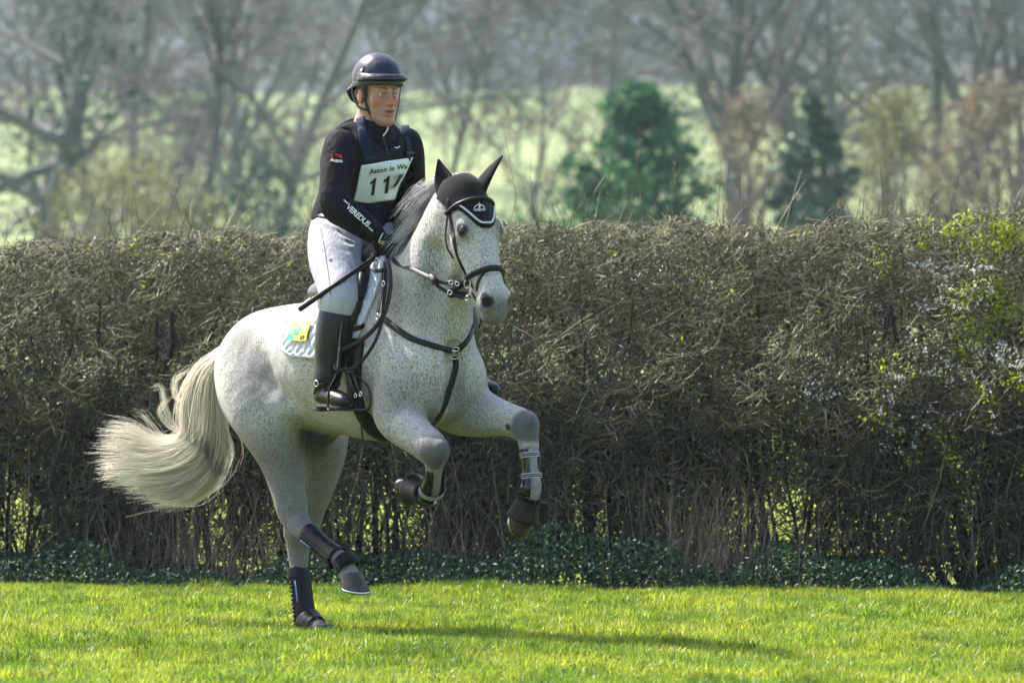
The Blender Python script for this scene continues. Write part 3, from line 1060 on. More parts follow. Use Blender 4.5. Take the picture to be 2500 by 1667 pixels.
def emblem():
    mp = px_map(1170, 506, (1, -.06), (-.05, -1), BBV)
    V, F = text_mesh('VEREDUS', 7.5, 0, .9, .12)
    lay_flat(V + np.array([0, -7.0, 0]), mp, F, 'lettering', M_SILVER, bonnet)
    # the arched horse's head over the name
    pts = []
    for q in np.linspace(180, 0, 13):
        pts.append((13 * math.cos(math.radians(q)), -3 + 10 * math.sin(math.radians(q))))
    inn = [(x * .82, -3 + (y + 3) * .78) for x, y in pts]
    V2 = np.array(pts + inn + [(-1.6, 7), (.2, 12.5), (1.8, 7), (3.5, 1), (1.0, -3), (-3.0, -3), (-1.0, 1)])
    F = [(i, i + 1, 14 + i, 13 + i) for i in range(12)] + [(26, 27, 28, 29, 30, 31, 32)]
    lay_flat(np.c_[V2, np.zeros(len(V2))], mp, F, 'emblem', M_SILVER, bonnet)
emblem()

# ---- bridle
bridle = thing('bridle', 'black leather bridle with padded noseband and long reins on the grey horse', 'bridle', HD(.1, 0, 0))
head_ring(lambda t: .072 + .020 * (1 - math.cos(t)) * .8, .020, .009, 'browband', M_LEATHER, bridle, .008, (-98, 98), 50, puff=.4)
head_ring(lambda t: .372 + .000 * t, .026, .010, 'noseband', M_LEATHER, bridle, .001, (-180, 180), 60, -.09, .5)
px_strap('flash_strap', [(1206, 652), (1192, 659), (1179, 670), (1170, 684), (1166, 700), (1165, 712)], .012, .005, M_LEATHER, bridle)
px_strap('flash_strap', [(1206, 652), (1216, 656), (1222, 664), (1227, 673)], .012, .005, M_LEATHER, bridle)
px_strap('cheekpiece', [(1098, 512), (1100, 530), (1105, 560), (1110, 592), (1117, 622), (1128, 648), (1139, 670), (1144, 684)], .016, .005, M_LEATHER, bridle, n=40)
px_strap('headpiece', [(1099, 488), (1097, 496), (1096, 504), (1097, 514)], .016, .005, M_LEATHER, bridle, lift=.010)
px_strap('throatlatch', [(1096, 510), (1093, 535), (1090, 560), (1090, 585), (1095, 610), (1108, 630)], .008, .004, M_LEATHER, bridle, n=30)
_hb = lambda px, py: W(px, py, hit(1146, 684)[0][1] - .02)
ring_obj('bit_ring', _hb(1141, 693), (-.6, -.8, 0), .0165, .0024, M_STEEL, bridle)
ring_obj('bit_ring', _hb(1152, 684), (-.3, -.95, 0), .0085, .0018, M_STEEL, bridle)
ring_obj('bit_ring', _hb(1140, 728), (-.7, -.7, 0), .009, .002, M_STEEL, bridle)
rod('bit_shank', [_hb(1148, 690), _hb(1150, 705), _hb(1143, 722)], .004, M_STEEL, bridle)
free_strap('chin_strap', [_hb(1147, 690), _hb(1158, 704), _hb(1166, 712)], .012, .004, M_LEATHER, bridle)
free_strap('curb_strap', [_hb(1153, 715), _hb(1163, 735), _hb(1172, 752), _hb(1175, 775), _hb(1170, 800)], .008, .003, M_LEATHER, bridle)
HAND = P(938, 612, .07)
rj = P(1058, 682, .16)                                # where the rein forks
free_strap('rein', [HAND + np.array([0.02, 0, -.01]), P(968, 643, .12), P(1010, 659, .15), rj], .018, .004, M_BROWN, bridle)
free_strap('rein', [rj, P(1085, 690, .14), P(1110, 692, .12), _hb(1128, 694)], .018, .004, M_LEATHER, bridle)
free_strap('rein', [rj + np.array([0, 0, -.004]), P(1075, 703, .15), P(1105, 718, .12), _hb(1132, 728)], .015, .004, M_LEATHER, bridle)
free_strap('rein_stop', [P(1050, 676, .165), P(1060, 684, .165), P(1063, 695, .165)], .030, .012, M_LEATHER, bridle)
for x, y in ((1101, 690), (1116, 693)):
    ring_obj('buckle', P(x, y, .135) + np.array([0, -.004, 0]), (-.2, -.95, 0), .0085, .0018, M_STEEL, bridle)
for x, y in ((1052, 680), (1098, 714)):
    ring_obj('buckle', P(x, y, .165) + np.array([0, -.006, 0]), (-.2, -.95, 0), .009, .0018, M_STEEL, bridle)
# the loop of rein hanging at the shoulder
def R_(pts, r0, r1):
    return [P(x, y, r0 + (r1 - r0) * i / (len(pts) - 1)) for i, (x, y) in enumerate(pts)]
free_strap('rein', R_([(946, 632), (952, 668), (952, 705), (943, 752), (924, 789), (891, 824), (850, 846), (826, 862), (817, 884), (823, 903)], .18, .36), .019, .004, M_BROWN, bridle, n=60)
free_strap('rein', R_([(823, 904), (845, 902), (868, 895), (898, 863), (921, 822), (932, 780), (936, 740), (942, 690), (940, 640)], .36, .17), .015, .004, M_BROWN, bridle, n=60)

# ---- breastplate
breast = thing('breastplate', "black leather hunting breastplate with steel ring across the horse's chest", 'breastplate', P(1109, 864, 0))
px_strap('shoulder_strap', [(928, 772), (942, 782), (964, 799), (1000, 824), (1049, 842), (1102, 857)], .026, .006, M_LEATHER, breast, puff=.3)
px_strap('shoulder_strap', [(1112, 858), (1128, 845), (1143, 826), (1152, 806), (1156, 790)], .024, .006, M_LEATHER, breast, puff=.3)
px_strap('chest_strap', [(1110, 870), (1114, 890), (1107, 920), (1097, 950), (1086, 985), (1070, 1018), (1056, 1040)], .024, .006, M_LEATHER, breast)
_p, _n = hit(1109, 864); ring_obj('chest_ring', _p + _n * .010, _n, .019, .003, M_STEEL, breast)
_p, _n = hit(1113, 850); ring_obj('buckle', _p + _n * .012, _n, .014, .003, M_STEEL, breast, .7)

# ---- saddle cloth
def body_cast(a, ph):
    c = L(a, 0, 1.20)
    d = math.cos(ph) * ZV + math.sin(ph) * RV
    return ray(HBVH, c + d * .6, -d)
def aph(px, py):
    p, _ = hit(px, py)
    q = toL(p)
    return np.array([q[0], math.atan2(q[1], q[2] - 1.20)])
pad = thing('saddle_cloth', "white quilted saddle cloth with yellow badge under the rider's saddle", 'saddle cloth', L(0, 0, 1.4))
def build_pad():
    back = [np.array([aph(742, 752)[0] + .005, 0.0]), aph(722, 772), aph(700, 792), aph(690, 825), aph(695, 852), aph(716, 867)]
    front = [np.array([aph(938, 668)[0] - .06, 0.0]), aph(926, 690), aph(905, 745), aph(884, 800), aph(864, 850), aph(854, 878)]
    n, m = 110, 110
    Bk = resample(np.array(back), n) if False else catmull(np.array(back), 24)
    Fr = catmull(np.array(front), 24)
    def samp(Q, t):
        x = t * (len(Q) - 1); i = min(int(x), len(Q) - 2); return Q[i] + (Q[i + 1] - Q[i]) * (x - i)
    for s_ in (1, -1):
        G = np.zeros((n, m, 3)); N = np.zeros((n, m, 3))
        for i in range(n):
            t = i / (n - 1)
            b, f_ = samp(Bk, t), samp(Fr, t)
            for k in range(m):
                q = b + (f_ - b) * k / (m - 1)
                p, nn = body_cast(q[0], s_ * q[1])
                G[i, k] = p; N[i, k] = nn
        for _ in range(3):
            G[1:-1, 1:-1] = (G[:-2, 1:-1] + G[2:, 1:-1] + G[1:-1, :-2] + G[1:-1, 2:]) / 4
            N[1:-1, 1:-1] = (N[:-2, 1:-1] + N[2:, 1:-1] + N[1:-1, :-2] + N[1:-1, 2:]) / 4
        N /= np.linalg.norm(N, axis=2, keepdims=True)
        # quilting: diamond pillows between two sets of stitched lines
        a = (G - ORG) @ H2
        sdist = np.zeros((n, m)); sdist[1:] = np.cumsum(np.linalg.norm(np.diff(G, axis=0), axis=2), axis=0)
        c = .052
        u = (a * 1.0 + sdist * .8) / c; v = (a * 1.0 - sdist * .8) / c
        hgt = .008 + .012 * (np.abs(np.sin(np.pi * u)) * np.abs(np.sin(np.pi * v))) ** .35
        V, F = grid_shell(G, N, .0015, hgt)
        po = link('quilted_panel', fix_normals(mesh_np('pad', V, F)), M_WHITE, pad)
        if s_ > 0: first = po
        edge = np.concatenate([G[:-1, 0], G[-1, :-1], G[::-1, -1]]); en = np.concatenate([N[:-1, 0], N[-1, :-1], N[::-1, -1]])
        V, F = strap(edge + en * .002, en, .017, .015)
        link('binding', mesh_np('bind', V, F), M_BIND, pad)
    return first
PADO = build_pad()
PBV = BVHTree.FromPolygons([tuple(v.co) for v in PADO.data.vertices], [tuple(p.vertices) for p in PADO.data.polygons])
M_GOLD = simple('gold_embroidery', (.62, .47, .05), .55, .4, .25, 250, .4)
M_TEAL = simple('teal_embroidery', (.03, .36, .30), .55, .4, .2, 250, .4)
M_PALE = simple('cream_embroidery', (.75, .73, .55), .6, .4, .1, 250, .4)
def badge():
    mp = px_map(733, 811, (1, 0), (0, -1), PBV)
    def smooth_map(x, y):
        s_ = [mp(x + dx, y + dy) for dx, dy in ((0, 0), (7, 0), (-7, 0), (0, 7), (0, -7))]
        n = nrm(np.mean([q[1] for q in s_], 0))
        return mp(x, y)[0] * .3 + .7 * np.mean([q[0] for q in s_], 0) + n * .009, n
    def poly(pts, nm, mat, th, cuts=0):
        bm = bmesh.new(); vs = [bm.verts.new((x, y, 0)) for x, y in pts]; bm.faces.new(vs)
        if cuts: bmesh.ops.subdivide_edges(bm, edges=bm.edges[:], cuts=cuts, use_grid_fill=True)
        bm.verts.index_update()
        V = np.array([tuple(v.co) for v in bm.verts]); F = [tuple(v.index for v in f.verts) for f in bm.faces]
        bm.free()
        lay_flat(V, smooth_map, F, nm, mat, pad, th)
    poly([(-13, 23), (29, 23), (18, -23), (-31, -21)], 'badge', M_GOLD, .002, 6)
    poly([(-30, -20), (-14, -20), (-14, -10), (-22, -2)], 'badge_emblem', M_TEAL, .0035)
    poly([(-20, 0), (-8, 8), (4, 10), (8, 4), (2, -3), (0, -12), (-5, -4), (-12, -6)], 'badge_emblem', M_TEAL, .0035)
    poly([(-10, 8), (0, 20), (8, 18), (2, 12)], 'badge_emblem', M_PALE, .0035)
    poly([(12, 20), (20, 12), (14, -4), (9, 6)], 'badge_emblem', M_PALE, .0035)
    V, F = text_mesh('M', 12, 0, 1, .3)
    lay_flat(V + np.array([9, -15, 0]), smooth_map, F, 'lettering', simple('bronze_thread', (.16, .10, .02), .6), pad, .004)
badge()

# ---- saddle
saddle = thing('saddle', 'black jumping saddle with steel stirrups under the rider', 'saddle', L(.1, 0, 1.45))
def build_saddle():
    f = Field(L(.12, 0, 1.50) - .55, L(.12, 0, 1.50) + .55, .008)
    R8 = pitch(10)
    f.chain([(L(-.01, 0, 1.525), .062), (L(.09, 0, 1.525), .075), (L(.20, 0, 1.545), .065), (L(.31, 0, 1.585), .050)], .04, (RV, 1.45))
    f.cap(L(-.035, .085, 1.555), L(-.035, -.085, 1.555), .034, .034, .05)          # cantle
    f.cap(L(-.045, 0, 1.565), L(-.02, 0, 1.55), .040, .040, .05)
    f.cap(L(.305, .05, 1.590), L(.305, -.05, 1.590), .036, .036, .04)            # pommel
    for s_ in (1, -1):
        f.chain([(L(-.09, .09 * s_, 1.455), .028), (L(.02, .11 * s_, 1.455), .042), (L(.15, .12 * s_, 1.46), .045), (L(.28, .10 * s_, 1.50), .045)], .03)
    V, F = f.net(1)
    me = mesh_np('seat', V, F)
    link('seat', me, M_CANTLE, saddle)
    # flaps with knee rolls
    for s_ in (1, -1):
        top = [aph(800, 728), aph(845, 690), aph(880, 660), aph(915, 640)]
        b0 = np.array([[.06, .50], [.15, .48], [.25, .46], [aph(916, 652)[0], aph(916, 652)[1]]])
        bot = np.array([aph(806, 885), aph(822, 895), aph(838, 893), aph(856, 858)])
        mid = np.array([aph(800, 800), aph(830, 798), aph(860, 785), aph(892, 745)])
        n, m = 24, 24
        C0, C1, C2 = catmull(b0, 8)[:m + 1], catmull(mid, 8)[:m + 1], catmull(bot, 8)[:m + 1]
        G = np.zeros((n, len(C0), 3)); N = G.copy()
        for k in range(len(C0)):
            col = catmull(np.array([C0[k], C1[k], C2[k]]), 12)
            for i in range(n):
                q = col[int(round(i / (n - 1) * (len(col) - 1)))]
                p, nn = body_cast(q[0], s_ * q[1]); G[i, k] = p; N[i, k] = nn
        for _ in range(3):
            G[1:-1, 1:-1] = (G[:-2, 1:-1] + G[2:, 1:-1] + G[1:-1, :-2] + G[1:-1, 2:]) / 4
        V, F = grid_shell(G, N, .024, .034)
        link('flap', fix_normals(mesh_np('flap', V, F)), M_LEATHER, saddle)
        roll = G[1:16, -3] + N[1:16, -3] * .03
        Vr, Fr, _ = tubes(resample(roll, 20)[None], np.array([.030]), np.array([.018]), [0], 10)
        link('knee_roll', mesh_np('roll', Vr, Fr), M_LEATHER, saddle)
    # girth
    pts, ns = [], []
    for t in np.linspace(0, 1, 60):
        ph = math.radians(75 + (285 - 75) * t)
        aa = .37 + .08 * abs(math.cos(math.pi * t)) ** 1.5
        p, n = body_cast(aa, ph); pts.append(p); ns.append(n)
    pts, ns = np.array(pts), np.array(ns)
    for _ in range(5):
        pts[1:-1] = (pts[:-2] + 2 * pts[1:-1] + pts[2:]) / 4; ns[1:-1] = (ns[:-2] + 2 * ns[1:-1] + ns[2:]) / 4
    V, F = strap(pts + ns * .003, ns, .100, .016, puff=.3)
    link('girth', mesh_np('girth', V, F), M_LEATHER, saddle)
    free_strap('girth_strap', [P(846, 900, .31), P(862, 950, .31), P(880, 1000, .29)], .030, .006, M_LEATHER, saddle, RV)
    free_strap('girth_strap', [P(858, 895, .31), P(876, 948, .31), P(890, 995, .29)], .022, .006, M_LEATHER, saddle, RV)
    free_strap('strap_end', [P(882, 1030, .26), P(885, 1060, .22), P(887, 1082, .20)], .016, .004, M_BROWN, saddle, RV)
    for x, y in ((868, 966), (880, 962)):
        ring_obj('buckle', P(x, y, .325), RV, .009, .002, M_STEEL, saddle)
    # front rings and straps
    ring_obj('front_ring', P(920, 637, .16), RV * .7 - ZV * .1, .012, .0024, M_STEEL, saddle)
    free_strap('front_strap', [P(912, 662, .19), P(925, 661, .20), P(940, 660, .19)], .018, .006, M_LEATHER, saddle, RV)
    ring_obj('front_ring', P(911, 662, .20), RV, .009, .002, M_STEEL, saddle)
    free_strap('front_strap', [P(938, 668, .18), P(935, 700, .22), P(929, 735, .25), P(923, 765, .27)], .020, .006, M_LEATHER, saddle, RV)
    ring_obj('buckle', P(936, 692, .225), RV, .010, .002, M_STEEL, saddle)
    px_strap('breast_strap', [(924, 772), (905, 782), (884, 792), (866, 808)], .020, .006, M_LEATHER, saddle, PBV, lift=.008)
    ring_obj('front_ring', P(921, 772, .285), RV, .011, .0022, M_STEEL, saddle)
    # stirrups
    def stirrup(fn, lat, top):
        rod('stirrup_leather', [top, (top + fn(830, 880)) / 2 + lat * .01, fn(825, 910)], .008, M_LEATHER, saddle)
        rod('stirrup_iron', [fn(825, 906), fn(817, 925), fn(805, 950), fn(801, 975), fn(800, 1000)], .0055, M_GLOSS, saddle)
        rod('stirrup_iron', [fn(826, 906) - lat * .05, fn(836, 922) - lat * .08, fn(845, 945) - lat * .11, fn(846, 980) - lat * .12, fn(842, 1001) - lat * .12], .0045, M_GLOSS, saddle)
        c0 = fn(800, 1003); c1 = fn(842, 1004) - lat * .12
        free_strap('stirrup_tread', [c0, (c0 + c1) / 2, c1], .045, .012, M_GLOSS, saddle, ZV)
    stirrup(lambda x, y: P(x, y, .40), RV, P(850, 720, .25))
    def mir(x, y):
        q = toL(P(x, y, .40)); return L(q[0] + .0, -.335, q[2] + .045)
    q = toL(P(850, 720, .25))
    stirrup(mir, -RV, L(q[0] - .08, -.27, q[2]))
build_saddle()

# ---- protective boots on the legs
def shell_boot(name, pts, rads, mat, parent, gap0=0, gap1=2 * math.pi, ref=None, th=.006, sides=28, flat=1.0, flatdir=None):
    "a cuff round a leg; open over an arc of angles when gap given; ref points to angle 0"
    Q = resample(np.c_[np.array(pts), np.array(rads)], 14)
    C = Q[:, :3]; Rr = Q[:, 3]
    T = np.gradient(C, axis=0); T /= np.linalg.norm(T, axis=1, keepdims=True)
    ang = np.linspace(gap0, gap1, sides + 1)
    full = abs(gap1 - gap0 - 2 * math.pi) < 1e-6
    out = []
    for i in range(len(C)):
        a = nrm(ref - T[i] * (ref @ T[i])); b = np.cross(T[i], a)
        out.append([(C[i], a, b, Rr[i], q) for q in ang])
    G = np.array([[c + r * (math.cos(q) * a + math.sin(q) * b) for c, a, b, r, q in row] for row in out])
    N = np.array([[(math.cos(q) * a + math.sin(q) * b) for c, a, b, r, q in row] for row in out])
    V, F = grid_shell(G, N, 0.0, th)
    return link(name, fix_normals(mesh_np(name, V, F)), mat, parent), G, N

j = JT
# right hind
bt = thing('leg_boot', "black tendon boot on the horse's forward-swinging hind leg", 'horse boot', P(800, 1340, .13), 'protective boots on the horse')
_a, _b2 = P(752, 1301, .143), P(826, 1363, .123)
_m = (_a + _b2) / 2
o_, G_, N_ = shell_boot('boot_shell', [_a, P(775, 1322, .138), P(803, 1345, .130), _b2], [.042, .038, .037, .046], M_NEO, bt, ref=-RV)
for k in (6, 10):
    V, F = strap(G_[:, k + 8] + N_[:, k + 8] * .006, N_[:, k + 8], .006, .004)
    link('ridge', mesh_np('ridge', V, F), M_GLOSS, bt)
V, F = strap(G_[1:6, 16] + N_[1:6, 16] * .007, N_[1:6, 16], .008, .003); link('print', mesh_np('print', V, F), M_BLUEMARK, bt)
bt2 = thing('pastern_band', 'black neoprene band on the lifted hind pastern above the hoof', 'horse boot', P(846, 1372, .118))
shell_boot('band', [P(838, 1366, .12), P(846, 1377, .118), P(851, 1387, .115)], [.044, .046, .045], M_KNIT, bt2, ref=RV, th=.008)
# left hind
bt = thing('leg_boot', 'black ribbed tendon boot on the standing hind leg in the grass', 'horse boot', P(735, 1460, -.13), 'protective boots on the horse')
o_, G_, N_ = shell_boot('boot_shell', [P(727, 1392, -.13), P(734, 1420, -.13), P(740, 1470, -.13), P(747, 1520, -.13)], [.041, .040, .040, .045], M_NEO, bt, ref=-RV)
shell_boot('top_cuff', [P(726, 1386, -.13), P(729, 1400, -.13), P(731, 1412, -.13)], [.043, .044, .043], M_LEATHER, bt, ref=-RV)
for i in range(3, 13):
    V, F = strap(G_[i, 14:19] + N_[i, 14:19] * .006, N_[i, 14:19], .012, .005)
    link('rib', mesh_np('rib', V, F), M_GLOSS, bt)
V, F = strap(G_[3:9, 12] + N_[3:9, 12] * .007, N_[3:9, 12], .006, .003); link('print', mesh_np('print', V, F), M_BLUEMARK, bt)
shell_boot('fetlock_cuff', [P(750, 1510, -.13), P(760, 1524, -.13), P(772, 1532, -.13)], [.050, .052, .046], M_LEATHER, bt, ref=-RV)
# left fore: open-front boot with two patterned straps, and bell boot
def open_front(label, pts, rads, frontdir, straps_at, gap=.75):
    t = thing('leg_boot', label, 'horse boot', pts[-1], 'protective boots on the horse')
    o_, G, N = shell_boot('boot_shell', pts, rads, M_GLOSS, t, gap, 2 * math.pi - gap, frontdir, .007)
    for s_ in straps_at:
        q = resample(np.c_[np.array(pts), np.array(rads)], 40); i = int(s_ * 38)
        c = q[i, :3]; r = q[i, 3]; T = nrm(q[i + 1, :3] - q[i, :3])
        a = nrm(frontdir - T * (frontdir @ T)); b = np.cross(T, a)
        an = np.linspace(-2.2, 2.2, 24)
        pp = np.array([c + (r + .006) * (math.cos(x) * a * .92 + math.sin(x) * b) for x in an]); nn = np.array([math.cos(x) * a + math.sin(x) * b for x in an])
        V, F = strap(pp, nn, .022, .004); sp = link('strap', mesh_np('strap', V, F), M_LEATHER, t)
        for e in (-.0085, .0085):
            V, F = strap(pp + T * e + nn * .004, nn, .003, .001); link('piping', mesh_np('piping', V, F), M_SILVER, sp)
        zz = np.array([pp[k] + T * (.0035 * (1 if k % 2 else -1)) + nn[k] * .004 for k in range(len(pp))])
        V, F = strap(zz, nn, .0022, .001); link('zigzag', mesh_np('zigzag', V, F), M_SILVER, sp)
    return t
open_front("glossy black open-front boot on the horse's leading foreleg", [P(1292, 1096, -.18), P(1295, 1130, -.18), P(1297, 1160, -.18), P(1299, 1188, -.18), P(1297, 1212, -.178)], [.033, .032, .033, .047, .040], nrm(H2 + .1 * ZV), (.15, .58))
open_front("glossy black open-front boot on the horse's tucked-up foreleg", [P(1062, 1140, .165), P(1060, 1165, .15), P(1054, 1196, .125), P(1044, 1210, .112)], [.033, .034, .045, .040], nrm(H2 - .3 * ZV), (.7,))
def bell(label, c0, c1, r0, r1, ref):
    t = thing('overreach_boot', label, 'horse boot', c0, 'overreach boots on the forefeet')
    mid = c0 + (c1 - c0) * .25
    shell_boot('bell', [c0, mid, c0 + (c1 - c0) * .65, c1], [r0, r0 * 1.02, (r0 + r1) / 2, r1], M_LEATHER, t, ref=ref, th=.007)
    shell_boot('collar', [c0 - (c1 - c0) * .08, c0 + (c1 - c0) * .1], [r0 * 1.03, r0 * 1.05], M_KNIT, t, ref=ref, th=.008)
bell("black rubber overreach boot over the hoof of the leading foreleg", P(1291, 1214, -.175), P(1276, 1266, -.168), .044, .062, H2)
bell("black rubber overreach boot over the tucked-up fore hoof", P(1038, 1204, .108), P(1010, 1195, .090), .043, .060, -ZV)

# ------------------------------------------------------------------ the rider
def cloth(name, col, rough=.85, wr=.5, wscale=9.0, weave=900, spec=.2, sheen=.0):
    m, nt, b = new_mat(name)
    v = coords(nt, (1, 1, 1)); v2 = coords(nt, (1.6, 1.6, .7), (.3, .5, .2))
    n1 = noise(nt, wscale, 4, .55, v2); n2 = noise(nt, weave, 2, .5, v)
    r = ramp(nt, n1.outputs['Fac'], [(.3, tuple(c * .88 for c in col)), (.7, tuple(min(1, c * 1.1) for c in col))])
    nt.links.new(r.outputs[0], b.inputs['Base Color'])
    b.inputs['Roughness'].default_value = rough; b.inputs['Specular IOR Level'].default_value = spec; b.inputs['Sheen Weight'].default_value = sheen
    b1 = bump(nt, n1.outputs['Fac'], wr, .02)
    b2 = bump(nt, n2.outputs['Fac'], .25, .001, b); nt.links.new(b1.outputs[0], b2.inputs['Normal'])
    return m
def mat_skin():
    m, nt, b = new_mat('sunburnt_skin')
    v = coords(nt)
    n = noise(nt, 60, 4, .6, v); red = node(nt, 'ShaderNodeAttribute', attribute_name='red'); lip = node(nt, 'ShaderNodeAttribute', attribute_name='lip'); st = node(nt, 'ShaderNodeAttribute', attribute_name='stubble')
    r = ramp(nt, n.outputs['Fac'], [(.3, (.33, .155, .11)), (.7, (.43, .215, .155))])
    c = mixc(nt, red.outputs['Fac'], r.outputs[0], (.40, .125, .095))
    c = mixc(nt, st.outputs['Fac'], c, (.26, .15, .105))
    c = mixc(nt, lip.outputs['Fac'], c, (.30, .085, .08))
    nt.links.new(c, b.inputs['Base Color'])
    b.inputs['Roughness'].default_value = .48; b.inputs['Subsurface Weight'].default_value = .12
    b.inputs['Subsurface Radius'].default_value = (.012, .005, .003); b.inputs['Subsurface Scale'].default_value = .5
    n2 = noise(nt, 500, 3, .6, v); bump(nt, n2.outputs['Fac'], .15, .001, b)
    return m
M_SKIN = mat_skin()
M_SHIRT = cloth('black_base_layer', (.004, .0048, .008), .8, 1.0, 13)
M_VEST = cloth('body_protector_mesh', (.011, .0125, .017), .9, .25, 16, 500)
M_NAVY = cloth('navy_webbing', (.006, .011, .038), .75, .1, 20)
M_BREECH = cloth('pale_lilac_breeches', (.38, .375, .42), .75, .6, 10)
M_BIB = cloth('white_number_bib', (.70, .75, .76), .6, .55, 9)
M_BOOT = simple('polished_boot_leather', (.004, .0045, .005), .34, .35, .3, 25, .35, .006)
M_GLOVE = cloth('black_gloves', (.003, .003, .0035), .7, .4, 25)
M_SILK = cloth('navy_helmet_silk', (.004, .006, .026), .42, .45, 9, 900, .4, .1)
M_HSHELL = simple('helmet_band', (.015, .018, .018), .5, .4, .2, 60, .1)
M_HARN = simple('harness_webbing', (.005, .005, .0055), .6, .4, .2, 200, .2)
M_RED = simple('red_print', (.50, .012, .018), .6, .3, .1, 60, 0)
M_WPRINT = simple('white_print', (.78, .78, .78), .6, .3, .05, 60, 0)
M_BPRINT = simple('black_print', (.014, .014, .018), .6, .3, .05, 60, 0)
M_YPRINT = simple('yellow_print', (.55, .38, .06), .6, .3, .05, 60, 0)
M_HAIRB = simple('short_brown_hair', (.10, .065, .045), .6, .3, .3, 300, .6)
M_SCLERA = simple('eye_white', (.55, .52, .50), .2, .5, .03, 50, 0)
M_IRIS = simple('grey_blue_iris', (.07, .085, .095), .1, .5, .2, 300, 0)

PE = L(.055, 0, 1.745)
SHM = P(910, 352, 0)
SHR, SHL = P(831, 352, .170), P(990, 348, -.165)
ELR, WRR = P(816, 498, .258), P(920, 574, .105)
ELL, WRL = P(1003, 468, -.245), P(985, 585, -.09)
HIR, HIL = L(.075, .100, 1.705), L(.075, -.100, 1.705)
KNR, ANR = P(830, 728, .285), P(796, 940, .335)
def mirL(p, r=None):
    q = toL(p); return L(q[0], -q[1] if r is None else r, q[2])
KNL, ANL = mirL(KNR) + .03 * H2 + .02 * ZV, mirL(ANR) + .07 * H2 + .045 * ZV
FYAW = math.radians(56)
FF = nrm(np.array([math.cos(FYAW), -math.sin(FYAW), -.06])); FR = np.array([-math.sin(FYAW), -math.cos(FYAW), 0]); FZ = np.cross(FR, FF) * -1
if FZ[2] < 0: FZ = -FZ
HC = P(920, 229, 0)
FM = np.stack([FF, FR, FZ])
def FH(f, r, z): return HC + f * FF + r * FR + z * FZ

person = thing('person', 'rider in navy helmet, black top and pale breeches astride the grey horse', 'person', PE)

def torso(f, e=0.0, k=.06):
    T = nrm(SHM - PE)
    fw = nrm(np.cross(RV, T)); fw = fw if fw @ H2 > 0 else -fw
    R3 = np.stack([fw, RV, T])
    f.ell(PE + .02 * T, (.115 + e, .165 + e, .12 + e), R3, k)
    f.ell(PE + .13 * T - .012 * fw, (.105 + e, .142 + e, .14 + e), R3, k)
    f.ell(PE + .27 * T - .010 * fw, (.122 + e, .166 + e, .15 + e), R3, k)
    f.ell(SHM - .03 * ZV - .01 * fw, (.090 + e, .150 + e, .085 + e), R3, k)

def arm(f, S, E, Wp, e=0.0, k=.03):
    m1 = S + (E - S) * .45; m2 = E + (Wp - E) * .4
    f.chain([(S, .060 + e), (m1, .056 + e), (E, .048 + e), (m2, .046 + e), (Wp, .033 + e)], k, None, 4)

def leg(f, Hp, K, A, e=0.0, k=.04):
    s_ = 1 if toL(K)[1] > 0 else -1
    f.chain([(Hp, .098 + e), (Hp + (K - Hp) * .4 + RV * s_ * .01, .090 + e), (Hp + (K - Hp) * .75, .073 + e), (K, .060 + e), (K + (A - K) * .15, .056 + e)], k)

def mesh_of(f, name, mat, parent, sm=1, **kw):
    V, F = f.net(sm)
    return link(name, mesh_np(name, V, F), mat, parent, **kw), V, F

def bvh_of(V, F): return BVHTree.FromPolygons(V.tolist(), F.tolist())

